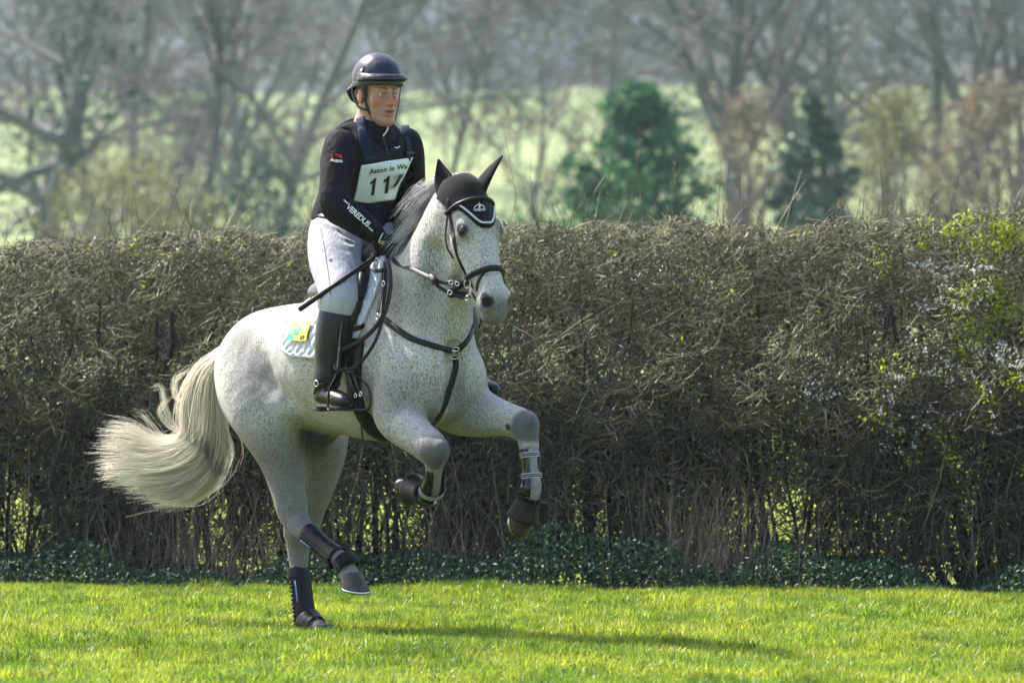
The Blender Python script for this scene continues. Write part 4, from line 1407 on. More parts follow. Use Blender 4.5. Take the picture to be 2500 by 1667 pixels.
def build_body():
    fc = Field(L(.1, 0, 1.6) - np.array([.62, .62, .72]), L(.1, 0, 1.6) + np.array([.62, .62, .56]), .016)
    torso(fc, -.02); arm(fc, SHR, ELR, WRR, -.012); arm(fc, SHL, ELL, WRL, -.012); leg(fc, HIR, KNR, ANR, -.012); leg(fc, HIL, KNL, ANL, -.012)
    for K, A in ((KNR, ANR), (KNL, ANL)):
        fc.cap(K, A, .045, .03, .03)
    V0, F0 = fc.net(1)
    f = Field(HC - .20, HC + np.array([.19, .19, .19]), .0030)
    f.ell(FH(-.005, 0, .045), (.098, .077, .092), FM, .02)
    f.ell(FH(.040, 0, -.045), (.056, .060, .085), FM, .03)
    for s_ in (1, -1):
        f.cap(FH(.0, .052 * s_, -.060), FH(.070, .022 * s_, -.112), .024, .018, .03)
        f.ell(FH(.060, .044 * s_, -.024), (.026, .020, .024), FM, .02)
        f.cap(FH(.087, .010 * s_, .019), FH(.074, .046 * s_, .018), .012, .011, .015)
        f.ell(FH(.101, .012 * s_, -.040), (.012, .009, .008), FM, .008)
        f.ell(FH(-.005, .079 * s_, -.012), (.020, .009, .032), FM, .008)
    f.ell(FH(.080, 0, -.112), (.020, .026, .018), FM, .02)
    f.cap(FH(.088, 0, .008), FH(.113, 0, -.036), .0095, .0140, .012)
    f.ell(FH(.086, 0, -.070), (.020, .028, .020), FM, .02)
    for s_ in (1, -1):
        f.ell(FH(.100, .031 * s_, .001), (.014, .017, .011), FM, .014, 'sub')
    f.ell(FH(.100, 0, -.0640), (.009, .025, .0050), FM, .008)
    f.ell(FH(.098, 0, -.0845), (.009, .022, .0060), FM, .008)
    f.ell(FH(.108, 0, -.0735), (.020, .021, .0046), FM, .003, 'sub')
    f.chain([(FH(-.02, 0, -.06), .056), (FH(-.022, 0, -.12), .056), (SHM + .07 * ZV + .0 * H2, .066), (SHM + .0 * ZV, .08)], .03)
    V1, F1 = f.net(1)
    q = (V1 - HC) @ FM.T
    def nr(c, r, s_): return 1 - ss(np.linalg.norm(q - np.array(c), axis=1), r, r + s_)
    red = np.zeros(len(V1)); lip = red.copy(); st = red.copy()
    for s_ in (1, -1):
        red = np.maximum(red, .8 * nr((.08, .036 * s_, -.03), .012, .028)); red = np.maximum(red, .6 * nr((0, .085 * s_, -.01), .02, .02))
    red = np.maximum(red, .75 * nr((.115, 0, -.035), .010, .016)); red = np.maximum(red, .35 * nr((.09, 0, -.11), .01, .03))
    lip = np.where(np.abs(q[:, 1]) < .026, np.maximum(1 - ss(np.abs(q[:, 2] + .0655), .003, .006), 1 - ss(np.abs(q[:, 2] + .083), .004, .007)), 0) * (q[:, 0] > .08) * .6
    lip = np.maximum(lip, 1.0 * nr((.100, 0, -.0735), .004, .016) * (np.abs(q[:, 2] + .0735) < .0045) * (np.abs(q[:, 1]) < .021))
    st = .45 * np.maximum(nr((.06, .04, -.09), .03, .03), nr((.06, -.04, -.09), .03, .03)) 
    st = np.maximum(st, .3 * nr((.085, 0, -.10), .02, .02))
    n0 = len(V0)
    me = mesh_np('rider_body', np.vstack([V0, V1]), np.vstack([F0, F1 + n0]))
    z = np.zeros(n0)
    attr(me, 'red', np.r_[z, red]); attr(me, 'lip', np.r_[z, lip]); attr(me, 'stubble', np.r_[z, st])
    link('body', me, M_SKIN, person)
    for s_ in (1, -1):
        for nm, c, r, mt in (('eyeball', FH(.0795, .031 * s_, -.000), .0118, M_SCLERA), ('iris', FH(.0850, .0315 * s_, -.000), .0068, M_IRIS)):
            bm = bmesh.new(); bmesh.ops.create_uvsphere(bm, u_segments=16, v_segments=10, radius=r, matrix=Matrix.Translation(c))
            em = bpy.data.meshes.new(nm); bm.to_mesh(em); bm.free()
            for p_ in em.polygons: p_.use_smooth = True
            link(nm, em, mt, person)
        # eyelids: two flaps of skin leaving a narrow slit
        for zz, rr in ((.0105, .0062), (-.0105, .0055)):
            fl = Field(FH(.085, .031 * s_, 0) - .035, FH(.085, .031 * s_, 0) + .035, .0016)
            fl.chain([(FH(.0865, .017 * s_, zz * .55), rr * .62), (FH(.0905, .030 * s_, zz), rr), (FH(.0805, .044 * s_, zz * .5), rr * .62)], .004)
            lo_, Vl, Fl = mesh_of(fl, 'eyelid', M_SKIN, person)
        # eyebrow and the hair in front of the ear
        pts = [FH(.099 - .0, .014 * s_, .021), FH(.094, .030 * s_, .026), FH(.080, .046 * s_, .021)]
        rod('eyebrow', pts, .0035, M_HAIRB, person, 8, 6, r1=.002)
    return bvh_of(V1, F1)
FBV = build_body()

def build_clothes():
    lo, hi = L(.1, 0, 1.6) - np.array([.66, .66, .78]), L(.1, 0, 1.6) + np.array([.66, .66, .64])
    # base layer: torso, long sleeves, stand-up collar
    f = Field(L(.12, 0, 1.9) - np.array([.5, .5, .36]), L(.12, 0, 1.9) + np.array([.5, .5, .36]), .0065)
    torso(f, .006); arm(f, SHR, ELR, WRR, .004); arm(f, SHL, ELL, WRL, .004)
    f.chain([(SHM + .02 * ZV, .085), (SHM + .060 * ZV + .012 * H2, .074)], .03)
    # creases at the elbow and folds on the sleeve
    for S, E, Wp in ((SHR, ELR, WRR),):
        for t, r in ((.55, .056), (.68, .056), (.80, .056), (.9, .055)):
            c = S + (E - S) * t; d = nrm(E - S)
            f.cap(c - RV * .01 + np.array([.02, -.055, .012]), c + np.array([-.045, -.03, -.012]), .011, .009, .018)
        for t in (.12, .25, .40):
            c = E + (Wp - E) * t
            f.cap(c + np.array([-.03, -.035, -.02]), c + np.array([.015, -.045, .02]), .010, .010, .018)
    shirt, Vs, Fs = mesh_of(f, 'shirt', M_SHIRT, person)
    # body protector
    g = Field(L(.12, 0, 1.95) - np.array([.42, .42, .34]), L(.12, 0, 1.95) + np.array([.42, .42, .30]), .0065)
    torso(g, .026, .05)
    T = nrm(SHM - PE)
    for s_ in (1, -1):
        g.cap(SHM + RV * .10 * s_ + .045 * ZV - .02 * H2, SHM + RV * .15 * s_ + .020 * ZV - .02 * H2, .042, .036, .03)
        S = SHR if s_ > 0 else SHL
        E = ELR if s_ > 0 else ELL
        g.cap(S + RV * s_ * .030 + .02 * ZV, S + (E - S) * .5 + RV * s_ * .06, .082, .09, .012, 'sub')
    g.cap(SHM + .13 * ZV + .03 * H2, SHM + .02 * ZV + .05 * H2, .085, .07, .02, 'sub')
    # flat back panel
    bk = -nrm(H2 - T * (H2 @ T))
    g.ell(SHM - .10 * T + bk * .125, (.035, .15, .17), np.stack([bk, RV, T]), .03)
    g.half(PE + .005 * T, -nrm(T + .9 * ZV))
    vest, Vv, Fv = mesh_of(g, 'body_protector', M_VEST, person)
    # breeches
    b_ = Field(lo, L(.1, 0, 1.6) + np.array([.66, .66, .34]), .007)
    T = nrm(SHM - PE)
    R3 = np.stack([nrm(np.cross(RV, T)), RV, T])
    b_.ell(PE - .01 * T, (.118, .168, .11), R3, .05); b_.ell(PE - .06 * T - .025 * H2, (.105, .155, .11), R3, .05)
    b_.ell(PE + .05 * T, (.112, .158, .07), R3, .04)
    leg(b_, HIR, KNR, ANR, .004); leg(b_, HIL, KNL, ANL, .004)
    # creases running from the crotch to the hip, behind the knee
    for c0, c1 in (((790, 560), (868, 590)), ((800, 590), (868, 604)), ((795, 545), (850, 562)), ((812, 640), (860, 622)), ((815, 665), (862, 648))):
        d = np.array([0, -.085, 0])
        b_.cap(P(*c0, .16) + d * 1.0, P(*c1, .15) + d * .9, .006, .004, .03)
    bre, Vb, Fb = mesh_of(b_, 'breeches', M_BREECH, person)
    # belt
    return (Vs, Fs), (Vv, Fv), (Vb, Fb)
CS, CV, CB = build_clothes()
SHBV, VBV, BRBV = bvh_of(*CS), bvh_of(*CV), bvh_of(*CB)
_all = BVHTree.FromPolygons(np.vstack([CS[0], CV[0]]).tolist(), np.vstack([CS[1], CV[1] + len(CS[0])]).tolist())

def belt():
    T = nrm(nrm(SHM - PE) + 1.2 * ZV); c = PE + .045 * ZV; fw = nrm(np.cross(RV, T))
    pts, ns = [], []
    for t in np.linspace(0, 2 * math.pi, 60, endpoint=False):
        d = math.cos(t) * fw + math.sin(t) * RV
        p, n = ray(BRBV, c + d * .4, -d)
        if p is None: p, n = c + d * .15, d
        pts.append(p); ns.append(n)
    V, F = strap(np.array(pts) + np.array(ns) * .002, ns, .034, .005, True)
    link('belt', mesh_np('belt', V, F), M_LEATHER, person)
belt()

# braces, number bib, zip
px_strap('brace', [(881, 290), (884, 310), (888, 340), (898, 380), (903, 400)], .042, .006, M_NAVY, person, _all, .004, 40)
px_strap('brace', [(985, 294), (988, 312), (992, 345), (995, 376), (993, 392)], .040, .006, M_NAVY, person, _all, .004, 40)
px_strap('zip', [(934, 334), (938, 350), (942, 366), (945, 378)], .008, .004, M_HSHELL, person, _all, .003)
px_strap('collar_edge', [(946, 305), (945, 315), (940, 325), (934, 332)], .006, .004, M_SILVER, person, _all, .003)
px_strap('maker_mark', [(962, 361), (968, 362), (975, 358)], .004, .002, M_WPRINT, person, _all, .003)
for x, y in ((903, 386), (995, 374)):
    px_strap('brace_buckle', [(x - 11, y + 1), (x, y), (x + 11, y - 1)], .016, .009, M_HARN, person, _all, .008)
def bib():
    n, m = 26, 34
    TL, TR, BR, BL = np.array([881, 401.]), np.array([1003, 384.]), np.array([956, 481.]), np.array([864, 489.])
    G = np.zeros((n, m, 3)); N = G.copy()
    for i in range(n):
        t = i / (n - 1)
        for k in range(m):
            s_ = k / (m - 1)
            q = (TL * (1 - s_) + TR * s_) * (1 - t) + (BL * (1 - s_) + BR * s_) * t
            q = q + np.array([0, 6 * math.sin(math.pi * s_) * t])
            p, nn = hit(q[0], q[1], VBV)
            if p is None or (k and np.linalg.norm(p - G[i, k - 1]) > .12):
                p = 2 * G[i, k - 1] - G[i, k - 2]; nn = N[i, k - 1]
            G[i, k] = p; N[i, k] = nn
    for _ in range(14):
        G[1:-1, 1:-1] = (G[:-2, 1:-1] + G[2:, 1:-1] + G[1:-1, :-2] + G[1:-1, 2:]) / 4
        G[0, 1:-1] = (G[0, :-2] + G[0, 2:]) / 2; G[-1, 1:-1] = (G[-1, :-2] + G[-1, 2:]) / 2
        G[1:-1, 0] = (G[:-2, 0] + G[2:, 0]) / 2; G[1:-1, -1] = (G[:-2, -1] + G[2:, -1]) / 2
    du = np.gradient(G, axis=1); dv = np.gradient(G, axis=0)
    N = np.cross(dv, du); N /= np.linalg.norm(N, axis=2, keepdims=True) + 1e-9
    if N[n // 2, m // 2][1] > 0: N = -N
    ii, kk = np.meshgrid(np.linspace(0, 1, n), np.linspace(0, 1, m), indexing='ij')
    rip = .004 * np.sin(9 * kk + 5 * ii) + .003 * np.sin(4 * kk - 9 * ii + 1)
    G = G + N * (.012 + rip)[..., None]
    V, F = grid_shell(G, N, 0, .002)
    o = link('number_bib', fix_normals(mesh_np('bib', V, F)), M_BIB, person)
    bv = BVHTree.FromPolygons((G + N * .002).reshape(-1, 3).tolist(), [(i * m + k, i * m + k + 1, (i + 1) * m + k + 1, (i + 1) * m + k) for i in range(n - 1) for k in range(m - 1)])
    def bmap(cx, cy, ex, ey):
        base = px_map(cx, cy, ex, ey, bv)
        def g_(x, y):
            p, nn = base(x, y)
            return p, (nn if nn[1] < 0 else -nn)
        return g_
    V, F = text_mesh('Aston le Wa', 17.5, 0, 1.02, .10)
    lay_flat(V, bmap(948, 413, (1, -.15), (.1, -1)), F, 'lettering', M_BPRINT, o, .001)
    one = ([(-4, -21), (4, -21), (4, 21), (-1, 21), (-4, 16), (-11, 12), (-11, 6), (-4, 9)], [(0, 1, 2, 3, 4, 7), (4, 5, 6, 7)])
    four = ([(3, -21), (10, -21), (10, -12), (15, -12), (15, -6), (10, -6), (10, 21), (2, 21), (-14, -5), (-14, -12), (3, -12), (3, -6), (-7, -6), (3, 11)],
            [(0, 1, 2, 10), (2, 3, 4, 5), (2, 5, 11, 10), (5, 6, 7, 13, 11), (13, 7, 8, 12), (8, 9, 10, 11, 12)])
    for cx, cy, (pp, ff) in ((912, 456, one), (945, 451, one), (974, 447, four)):
        lay_flat(np.array([(x, y, 0) for x, y in pp], float), bmap(cx, cy, (.92, -.12), (.13, -1.0)), ff, 'lettering', M_BPRINT, o, .001)
bib()

def sleeve_print():
    mp = px_map(874, 527, (.745, .665), (.665, -.745), SHBV)
    V, F = text_mesh('VEREDUS', 18.5, 0, .92, .35)
    lay_flat(V, mp, F, 'lettering', M_WPRINT, person)
    for x in (-45, 45):
        V2 = np.array([(x - 7, -5, 0), (x + 7, -5, 0), (x + 7, -2.6, 0), (x - 7, -2.6, 0)]) + (np.array([0, 9, 0]) if x < 0 else 0)
        lay_flat(V2, mp, [(0, 1, 2, 3)], 'lettering', M_WPRINT, person)
    mp = px_map(821, 386, (1, .05), (-.05, -1), SHBV)
    V2 = np.array([(-13, 0, 0), (14, -1, 0), (14, 8, 0), (6, 8, 0), (4, 11, 0), (0, 8, 0), (-13, 9, 0)])
    lay_flat(V2, mp, [(0, 1, 2, 3, 4, 5, 6)], 'sleeve_logo', M_RED, person)
    V, F = text_mesh('SEEDS', 8, 0, .9, .2)
    lay_flat(V + np.array([5, -8, 0]), mp, F, 'lettering', M_WPRINT, person)
    V, F = text_mesh('Ka', 9, .3, .8, .2)
    lay_flat(V + np.array([-10, -6, 0]), mp, F, 'lettering', M_WPRINT, person)
    # small mark on the breeches
    p, n = hit(807, 635, BRBV)
    ring_obj('breeches_mark', p + n * .002, n, .006, .0012, M_BPRINT, person)
    px_strap('side_seam', [(781, 545), (786, 575), (793, 610), (799, 650), (805, 690), (808, 720)], .003, .002, M_HSHELL, person, BRBV, .0)
    # sleeve hem of the short-sleeved top
    c = SHR + (ELR - SHR) * .42
sleeve_print()

# boots and gloves
def boot_leg(K, A, fwd, s_, hide=False):
    t = [(K + (A - K) * .10, .062), (K + (A - K) * .30, .066), (K + (A - K) * .52, .061), (K + (A - K) * .75, .048), (A, .042)]
    f = Field(np.minimum(K, A) - .26, np.maximum(K, A) + .26, .0055)
    f.chain(t, .03)
    heel = A - .062 * ZV - fwd * .035
    toe = A - .066 * ZV + fwd * .185 
    f.cap(A - .01 * ZV, heel + .02 * ZV, .036, .028, .03)
    f.chain([(heel + .012 * ZV, .028), (heel + fwd * .08 + .018 * ZV, .032), (heel + fwd * .15 + .006 * ZV, .031), (toe - fwd * .02 + .000 * ZV, .025)], .022, (ZV, .72))
    for dz, rr in ((.02, .046), (.045, .046), (.07, .047), (.095, .049)):
        c = A + (K - A) / np.linalg.norm(K - A) * dz
        f.cap(c - fwd * .02 - RV * s_ * -.012, c + fwd * .02 + RV * s_ * .012 + .012 * ZV, .037, .037, .012)
    f.half(K + (A - K) * .12 , nrm(K - A) + .25 * fwd * -1)
    f.half(heel - .022 * ZV, -ZV)
    o, V, F = mesh_of(f, 'boot', M_BOOT, person)
    # sole and heel block
    sole = [heel - .022 * ZV, heel + fwd * .06 - .020 * ZV, heel + fwd * .13 - .022 * ZV, toe - .018 * ZV]
    Vv, Ff = strap(resample(np.array(sole), 16), np.repeat(-ZV[None], 16, 0), .070, .012)
    link('sole', mesh_np('sole', Vv, Ff), M_BROWN, o)
    Vv, Ff = strap(np.array([heel - fwd * .03 - .030 * ZV, heel - .030 * ZV, heel + fwd * .030 - .030 * ZV]), np.repeat(-ZV[None], 3, 0), .060, .016)
    link('heel', mesh_np('heel', Vv, Ff), M_CANTLE, o)
    # spur and its strap
    pts, ns = [], []
    bv = bvh_of(V, F); cc = A - .012 * ZV
    for q in np.linspace(0, 2 * math.pi, 40, endpoint=False):
        d = math.cos(q) * fwd + math.sin(q) * RV
        c2 = cc + .025 * math.cos(q) * ZV
        p, n = ray(bv, c2 + d * .2, -d)
        if p is None: p, n = c2 + d * .05, d
        pts.append(p); ns.append(n)
    Vv, Ff = strap(np.array(pts) + np.array(ns) * .001, ns, .012, .004, True)
    link('spur_strap', mesh_np('spur_strap', Vv, Ff), M_LEATHER, o)
    p, n = ray(bv, A + RV * s_ * .2 + .008 * ZV + fwd * .01, -RV * s_)
    if p is not None: ring_obj('spur_buckle', p + n * .006, n, .012, .003, M_STEEL, o)
    rod('spur', [A + RV * s_ * .050 - .012 * ZV, A - fwd * .055 - .014 * ZV, A - RV * s_ * .050 - .012 * ZV], .004, M_STEEL, o)
    rod('spur', [A - fwd * .055 - .014 * ZV, A - fwd * .075 - .018 * ZV], .004, M_STEEL, o)
    return o
boot_leg(KNR, ANR, nrm(H2 + .10 * RV), 1)
boot_leg(KNL, ANL, nrm(H2 - .10 * RV), -1)

def glove(Wp, C, s_, fwd, name='glove'):
    "a closed hand: palm, four fingers curled round the rein, thumb on top"
    up = nrm(ZV - fwd * (fwd @ ZV)); inw = nrm(np.cross(fwd, up)) * 1.0
    if inw @ RV * s_ > 0: inw = -inw
    f = Field(np.minimum(Wp, C) - .13, np.maximum(Wp, C) + .13, .0042)
    f.cap(Wp - (C - Wp) * .35, Wp, .036, .034, .02)
    f.cap(Wp, C, .030, .034, .02, 'add', (inw, .62))
    f.ell(C, (.046, .024, .043), np.stack([fwd, inw, up]), .02)
    for i, (dz, ln) in enumerate(((.030, .95), (.010, 1.05), (-.010, 1.0), (-.028, .82))):
        k0 = C + fwd * .036 + up * dz + inw * -.006
        k1 = k0 + (fwd * .026 + inw * .014) * ln
        k2 = k1 + (inw * .028 - fwd * .006) * ln
        k3 = k2 + (-fwd * .026 + inw * .002) * ln
        for a_, b_, r in ((k0, k1, .0112), (k1, k2, .0104), (k2, k3, .0096)):
            f.cap(a_, b_, r, r * .95, .006)
    t0 = C + up * .030 + inw * .012 - fwd * .014
    t1 = t0 + up * .016 + fwd * .026 + inw * .012
    t2 = t1 + fwd * .028 - up * .004
    f.cap(t0, t1, .014, .012, .010); f.cap(t1, t2, .012, .010, .006)
    o, V, F = mesh_of(f, name, M_GLOVE, person)
    return o, bvh_of(V, F)
gl, GBV = glove(WRR, P(938, 600, .085), 1, nrm(np.array([.72, -.45, -.45])))
glove(WRL, P(968, 606, -.075), -1, nrm(np.array([.45, -.7, -.5])))
px_strap('cuff_edge', [(925, 592), (930, 578), (935, 570)], .005, .003, M_SILVER, gl, GBV, .001)
_p, _n = hit(934, 591, GBV)
if _p is not None:
    mp = px_map(934, 591, (.9, .4), (.4, -.9), GBV)
    lay_flat(np.array([(-5, -5, 0), (5, -5, 0), (5, -2, 0), (-5, -2, 0)]), mp, [(0, 1, 2, 3)], 'glove_logo', M_YPRINT, gl)
    lay_flat(np.array([(-5, 0, 0), (5, 0, 0), (5, 2.5, 0), (-5, 2.5, 0)]), mp, [(0, 1, 2, 3)], 'glove_logo', M_YPRINT, gl)

# helmet with silk, peak, band and chin harness
def helmet():
    c = FH(.000, 0, .062)
    f = Field(c - .19, c + .19, .0045)
    f.ell(c, (.117, .099, .100), FM, .02)
    f.ell(c + .012 * FZ, (.104, .090, .094), FM, .02)
    f.half(c - .034 * FZ, nrm(-FZ + .10 * FF))
    f.ell(c - .05 * FZ - .008 * FF, (.098, .080, .07), FM, .01, 'sub')
    o, V, F = mesh_of(f, 'helmet', M_SILK, person)
    # soft wrinkles of the silk and the covered button
    bv = bvh_of(V, F)
    bm = bmesh.new(); bmesh.ops.create_uvsphere(bm, u_segments=12, v_segments=8, radius=.011, matrix=Matrix.Translation(c + .106 * FZ) @ Matrix.Diagonal((1, 1, .45, 1)))
    em = bpy.data.meshes.new('button'); bm.to_mesh(em); bm.free(); link('top_button', em, M_SILK, o)
    def band(z0, ex, wd, th, nm, mat, a0=0, a1=360, lift=.0, tilt=.10):
        pts, ns = [], []
        full = a1 - a0 >= 360
        for q in np.radians(np.linspace(a0, a1, 70, endpoint=not full)):
            d = math.cos(q) * FF + math.sin(q) * FR
            cc = c + z0 * FZ + d * 0 + FZ * (tilt * .12 * math.cos(q))
            p, n = ray(bv, cc + d * .25, -d)
            if p is None: p, n = cc + d * .11, d
            pts.append(p); ns.append(d)
        V_, F_ = strap(np.array(pts) + np.array(ns) * lift, ns, wd, th, full)
        return link(nm, mesh_np(nm, V_, F_), mat, o)
    band(-.024, 0, .022, .005, 'band', M_HSHELL, lift=.001)
    # peak: a curved visor standing out from the front of the silk
    n, m = 41, 9
    G = np.zeros((n, m, 3)); N = G.copy()
    for i, q in enumerate(np.radians(np.linspace(-88, 88, n))):
        s_ = math.cos(q)
        for k in range(m):
            t = k / (m - 1)
            out = t * (.027 * max(s_, 0) ** .8 + .002)
            z0 = -.018 + .004 * max(s_, 0) + out * .62 + .004 * (1 - s_)
            d = math.cos(q) * FF + math.sin(q) * FR
            rad = np.array([.115, .098]); rr = 1 / math.sqrt((math.cos(q) / rad[0]) ** 2 + (math.sin(q) / rad[1]) ** 2)
            G[i, k] = c + d * (rr + out) + FZ * z0; N[i, k] = FZ * .9 - d * .5
    N /= np.linalg.norm(N, axis=2, keepdims=True)
    V_, F_ = grid_shell(G, N, 0, .004)
    link('peak', fix_normals(mesh_np('peak', V_, F_)), M_HARN, o)
    V_, F_, _ = tubes((G[:, -1] + N[:, -1] * .002)[None], np.array([.0024]), np.array([.0024]), [0], 6)
    link('peak_piping', mesh_np('piping', V_, F_), M_SILVER, o)
    # the silk is stretched from the dome down to the peak's edge
    Gs = np.zeros((n, 7, 3)); Ns = Gs.copy()
    for i, q in enumerate(np.radians(np.linspace(-88, 88, n))):
        d = math.cos(q) * FF + math.sin(q) * FR
        p_, n_ = ray(bv, c + FZ * (.022 + .0 * math.cos(q)) + d * .25, -d)
        for k in range(7):
            t = k / 6
            Gs[i, k] = p_ + (G[i, -1] - p_) * t + (d * .004 + FZ * .004) * math.sin(math.pi * t) * max(math.cos(q), 0); Ns[i, k] = d + .5 * FZ
    Ns /= np.linalg.norm(Ns, axis=2, keepdims=True)
    V_, F_ = grid_shell(Gs, Ns, .0005, .003)
    link('peak_cover', fix_normals(mesh_np('peak_cover', V_, F_)), M_SILK, o)
    # label on the side
    mp = px_map(882, 176, (.95, -.35), (.28, -.95), bv)
    lay_flat(np.array([(-6, -13, 0), (6, -13, 0), (6, 12, 0), (-6, 12, 0)]), mp, [(0, 1, 2, 3)], 'side_label', M_NAVY, o, .0015)
    lay_flat(np.array([(-3.5, 1, 0), (3, 1, 0), (3, 9, 0), (-3.5, 9, 0)]), mp, [(0, 1, 2, 3)], 'side_label', M_SILVER, o, .003)
    lay_flat(np.array([(-4, -10, 0), (4, -10, 0), (4, -1, 0), (-4, -1, 0)]), mp, [(0, 1, 2, 3)], 'side_label', simple('tan_print', (.45, .33, .22), .6), o, .003)
    # harness
    for s_ in (1, -1):
        out = .0 if s_ > 0 else .012
        free_strap('chin_harness', [FH(.035, (.080 + out) * s_, .035), FH(.030, (.079 + out) * s_, -.01), FH(.040, (.066 + out) * s_, -.065), FH(.060, (.040 + out * .5) * s_, -.115), FH(.074, 0, -.134)], .014, .004, M_HARN, o, FR * s_ + .5 * FF, 30)
        free_strap('chin_harness', [FH(-.06, .085 * s_, .025), FH(-.045, .084 * s_, -.02), FH(-.005, .080 * s_, -.058), FH(.040, .064 * s_, -.070)], .012, .004, M_HARN, o, FR * s_, 24)
        # back of the harness cup
    free_strap('harness_pad', [FH(-.085, .075, .020), FH(-.108, .03, -.020), FH(-.108, -.03, -.020), FH(-.085, -.075, .020)], .05, .012, M_HARN, o, -FF, 20)
    # sideburn hair
    for s_ in (1, -1):
        f2 = Field(FH(.012, .07 * s_, .01) - .06, FH(.012, .07 * s_, .01) + .06, .003)
        f2.ell(FH(.015, .0705 * s_, .010), (.020, .006, .034), FM, .01)
        mesh_of(f2, 'hair', M_HAIRB, person)
    f3 = Field(FH(-.06, 0, -.02) - .13, FH(-.06, 0, -.02) + .13, .005)
    f3.ell(FH(-.035, 0, .0), (.072, .076, .055), FM, .01)
    mesh_of(f3, 'hair', M_HAIRB, person)
helmet()

# ---- whip
whip = thing('riding_whip', "black padded riding whip held in the rider's gloved hand", 'whip', P(732, 755, .36))
rod('shaft', [P(732, 755, .40), P(800, 708, .36), P(860, 666, .26), P(905, 636, .14)], .0115, M_NEO, whip, 24, 10, r1=.010)
rod('handle', [P(898, 641, .155), P(915, 628, .105), P(930, 612, .075)], .012, M_LEATHER, whip, 10, 10)

# ------------------------------------------------------------------ the ground, near field and far hills
def leaf_mat(name, c0, c1, tr=.4, rough=.5, nscale=3.0, spec=.4):
    m, nt, b = new_mat(name)
    at = node(nt, 'ShaderNodeAttribute', attribute_name='tone')
    r = ramp(nt, at.outputs['Fac'], [(0, c0), (1, c1)])
    nt.links.new(r.outputs[0], b.inputs['Base Color'])
    b.inputs['Roughness'].default_value = rough; b.inputs['Specular IOR Level'].default_value = spec
    t = node(nt, 'ShaderNodeBsdfTranslucent'); nt.links.new(r.outputs[0], t.inputs['Color'])
    mx = node(nt, 'ShaderNodeMixShader'); mx.inputs[0].default_value = tr
    nt.links.new(b.outputs[0], mx.inputs[1]); nt.links.new(t.outputs[0], mx.inputs[2])
    nt.links.new(mx.outputs[0], nt.nodes['Material Output'].inputs['Surface'])
    return m
def ground_mat(name, stops, scale, rough=.9, bs=.6, bd=.05):
    m, nt, b = new_mat(name)
    v = coords(nt)
    n = noise(nt, scale, 6, .65, v); n2 = noise(nt, scale * 14, 4, .6, v)
    ad = node(nt, 'ShaderNodeMath', operation='MULTIPLY_ADD'); nt.links.new(n2.outputs['Fac'], ad.inputs[0]); ad.inputs[1].default_value = .5
    ml = node(nt, 'ShaderNodeMath', operation='MULTIPLY'); nt.links.new(n.outputs['Fac'], ml.inputs[0]); ml.inputs[1].default_value = .5
    nt.links.new(ml.outputs[0], ad.inputs[2])
    r = ramp(nt, ad.outputs[0], stops)
    nt.links.new(r.outputs[0], b.inputs['Base Color'])
    b.inputs['Roughness'].default_value = rough; b.inputs['Specular IOR Level'].default_value = .15
    bump(nt, n2.outputs['Fac'], bs, bd, b)
    return m

def hz(X, Y):
    "height of the land"
    near = .018 * np.sin(X * 2.1 + .6 * Y) * np.sin(Y * 1.7 + 1) + .010 * np.sin(X * 5.3 + 2) * np.sin(Y * 4.1)
    near = near * (1 - ss(Y, 20, 40))
    rise = 14.6 * ss(Y, 70, 330) ** 1.0 + .25 * np.sin(X * .12) * ss(Y, 30, 60)
    return near + rise
def sheet(xs, ys, hf):
    X, Y = np.meshgrid(xs, ys); Z = hf(X, Y)
    V = np.stack([X, Y, Z], -1).reshape(-1, 3); n, m = X.shape
    i = (np.arange(n - 1)[:, None] * m + np.arange(m - 1)[None]).ravel()
    return V, np.stack([i, i + 1, i + 1 + m, i + m], 1)
def spaced(a, b, n, p=2.2, c=0.0):
    t = np.linspace(-1, 1, n); return c + np.sign(t) * np.abs(t) ** p * np.where(t < 0, c - a, b - c)
M_FIELD = ground_mat('pasture', [(.35, (.17, .215, .085)), (.5, (.245, .29, .12)), (.66, (.33, .37, .175))], 1.6)
def near_field():
    "the pasture right behind the hedge is fresh and lush, farther off it is paler"
    nt = M_FIELD.node_tree; b = nt.nodes['Principled BSDF']; src = b.inputs['Base Color'].links[0].from_socket
    gp = node(nt, 'ShaderNodeNewGeometry'); sx = node(nt, 'ShaderNodeSeparateXYZ'); nt.links.new(gp.outputs['Position'], sx.inputs[0])
    mr = node(nt, 'ShaderNodeMapRange'); nt.links.new(sx.outputs['Y'], mr.inputs['Value']); mr.inputs['From Min'].default_value = 45; mr.inputs['From Max'].default_value = 75
    n = noise(nt, 3.0, 4, .6, gp.outputs['Position']); r = ramp(nt, n.outputs['Fac'], [(.35, (.12, .18, .018)), (.65, (.29, .33, .045))])
    nt.links.new(mixc(nt, mr.outputs[0], r.outputs[0], src), b.inputs['Base Color'])
near_field()
V, F = sheet(spaced(-420, 420, 121, 2.4), np.r_[np.linspace(-26, 30, 130), np.linspace(32, 1200, 70)], hz)
link('ground', mesh_np('ground', V, F), M_FIELD, kind='structure')

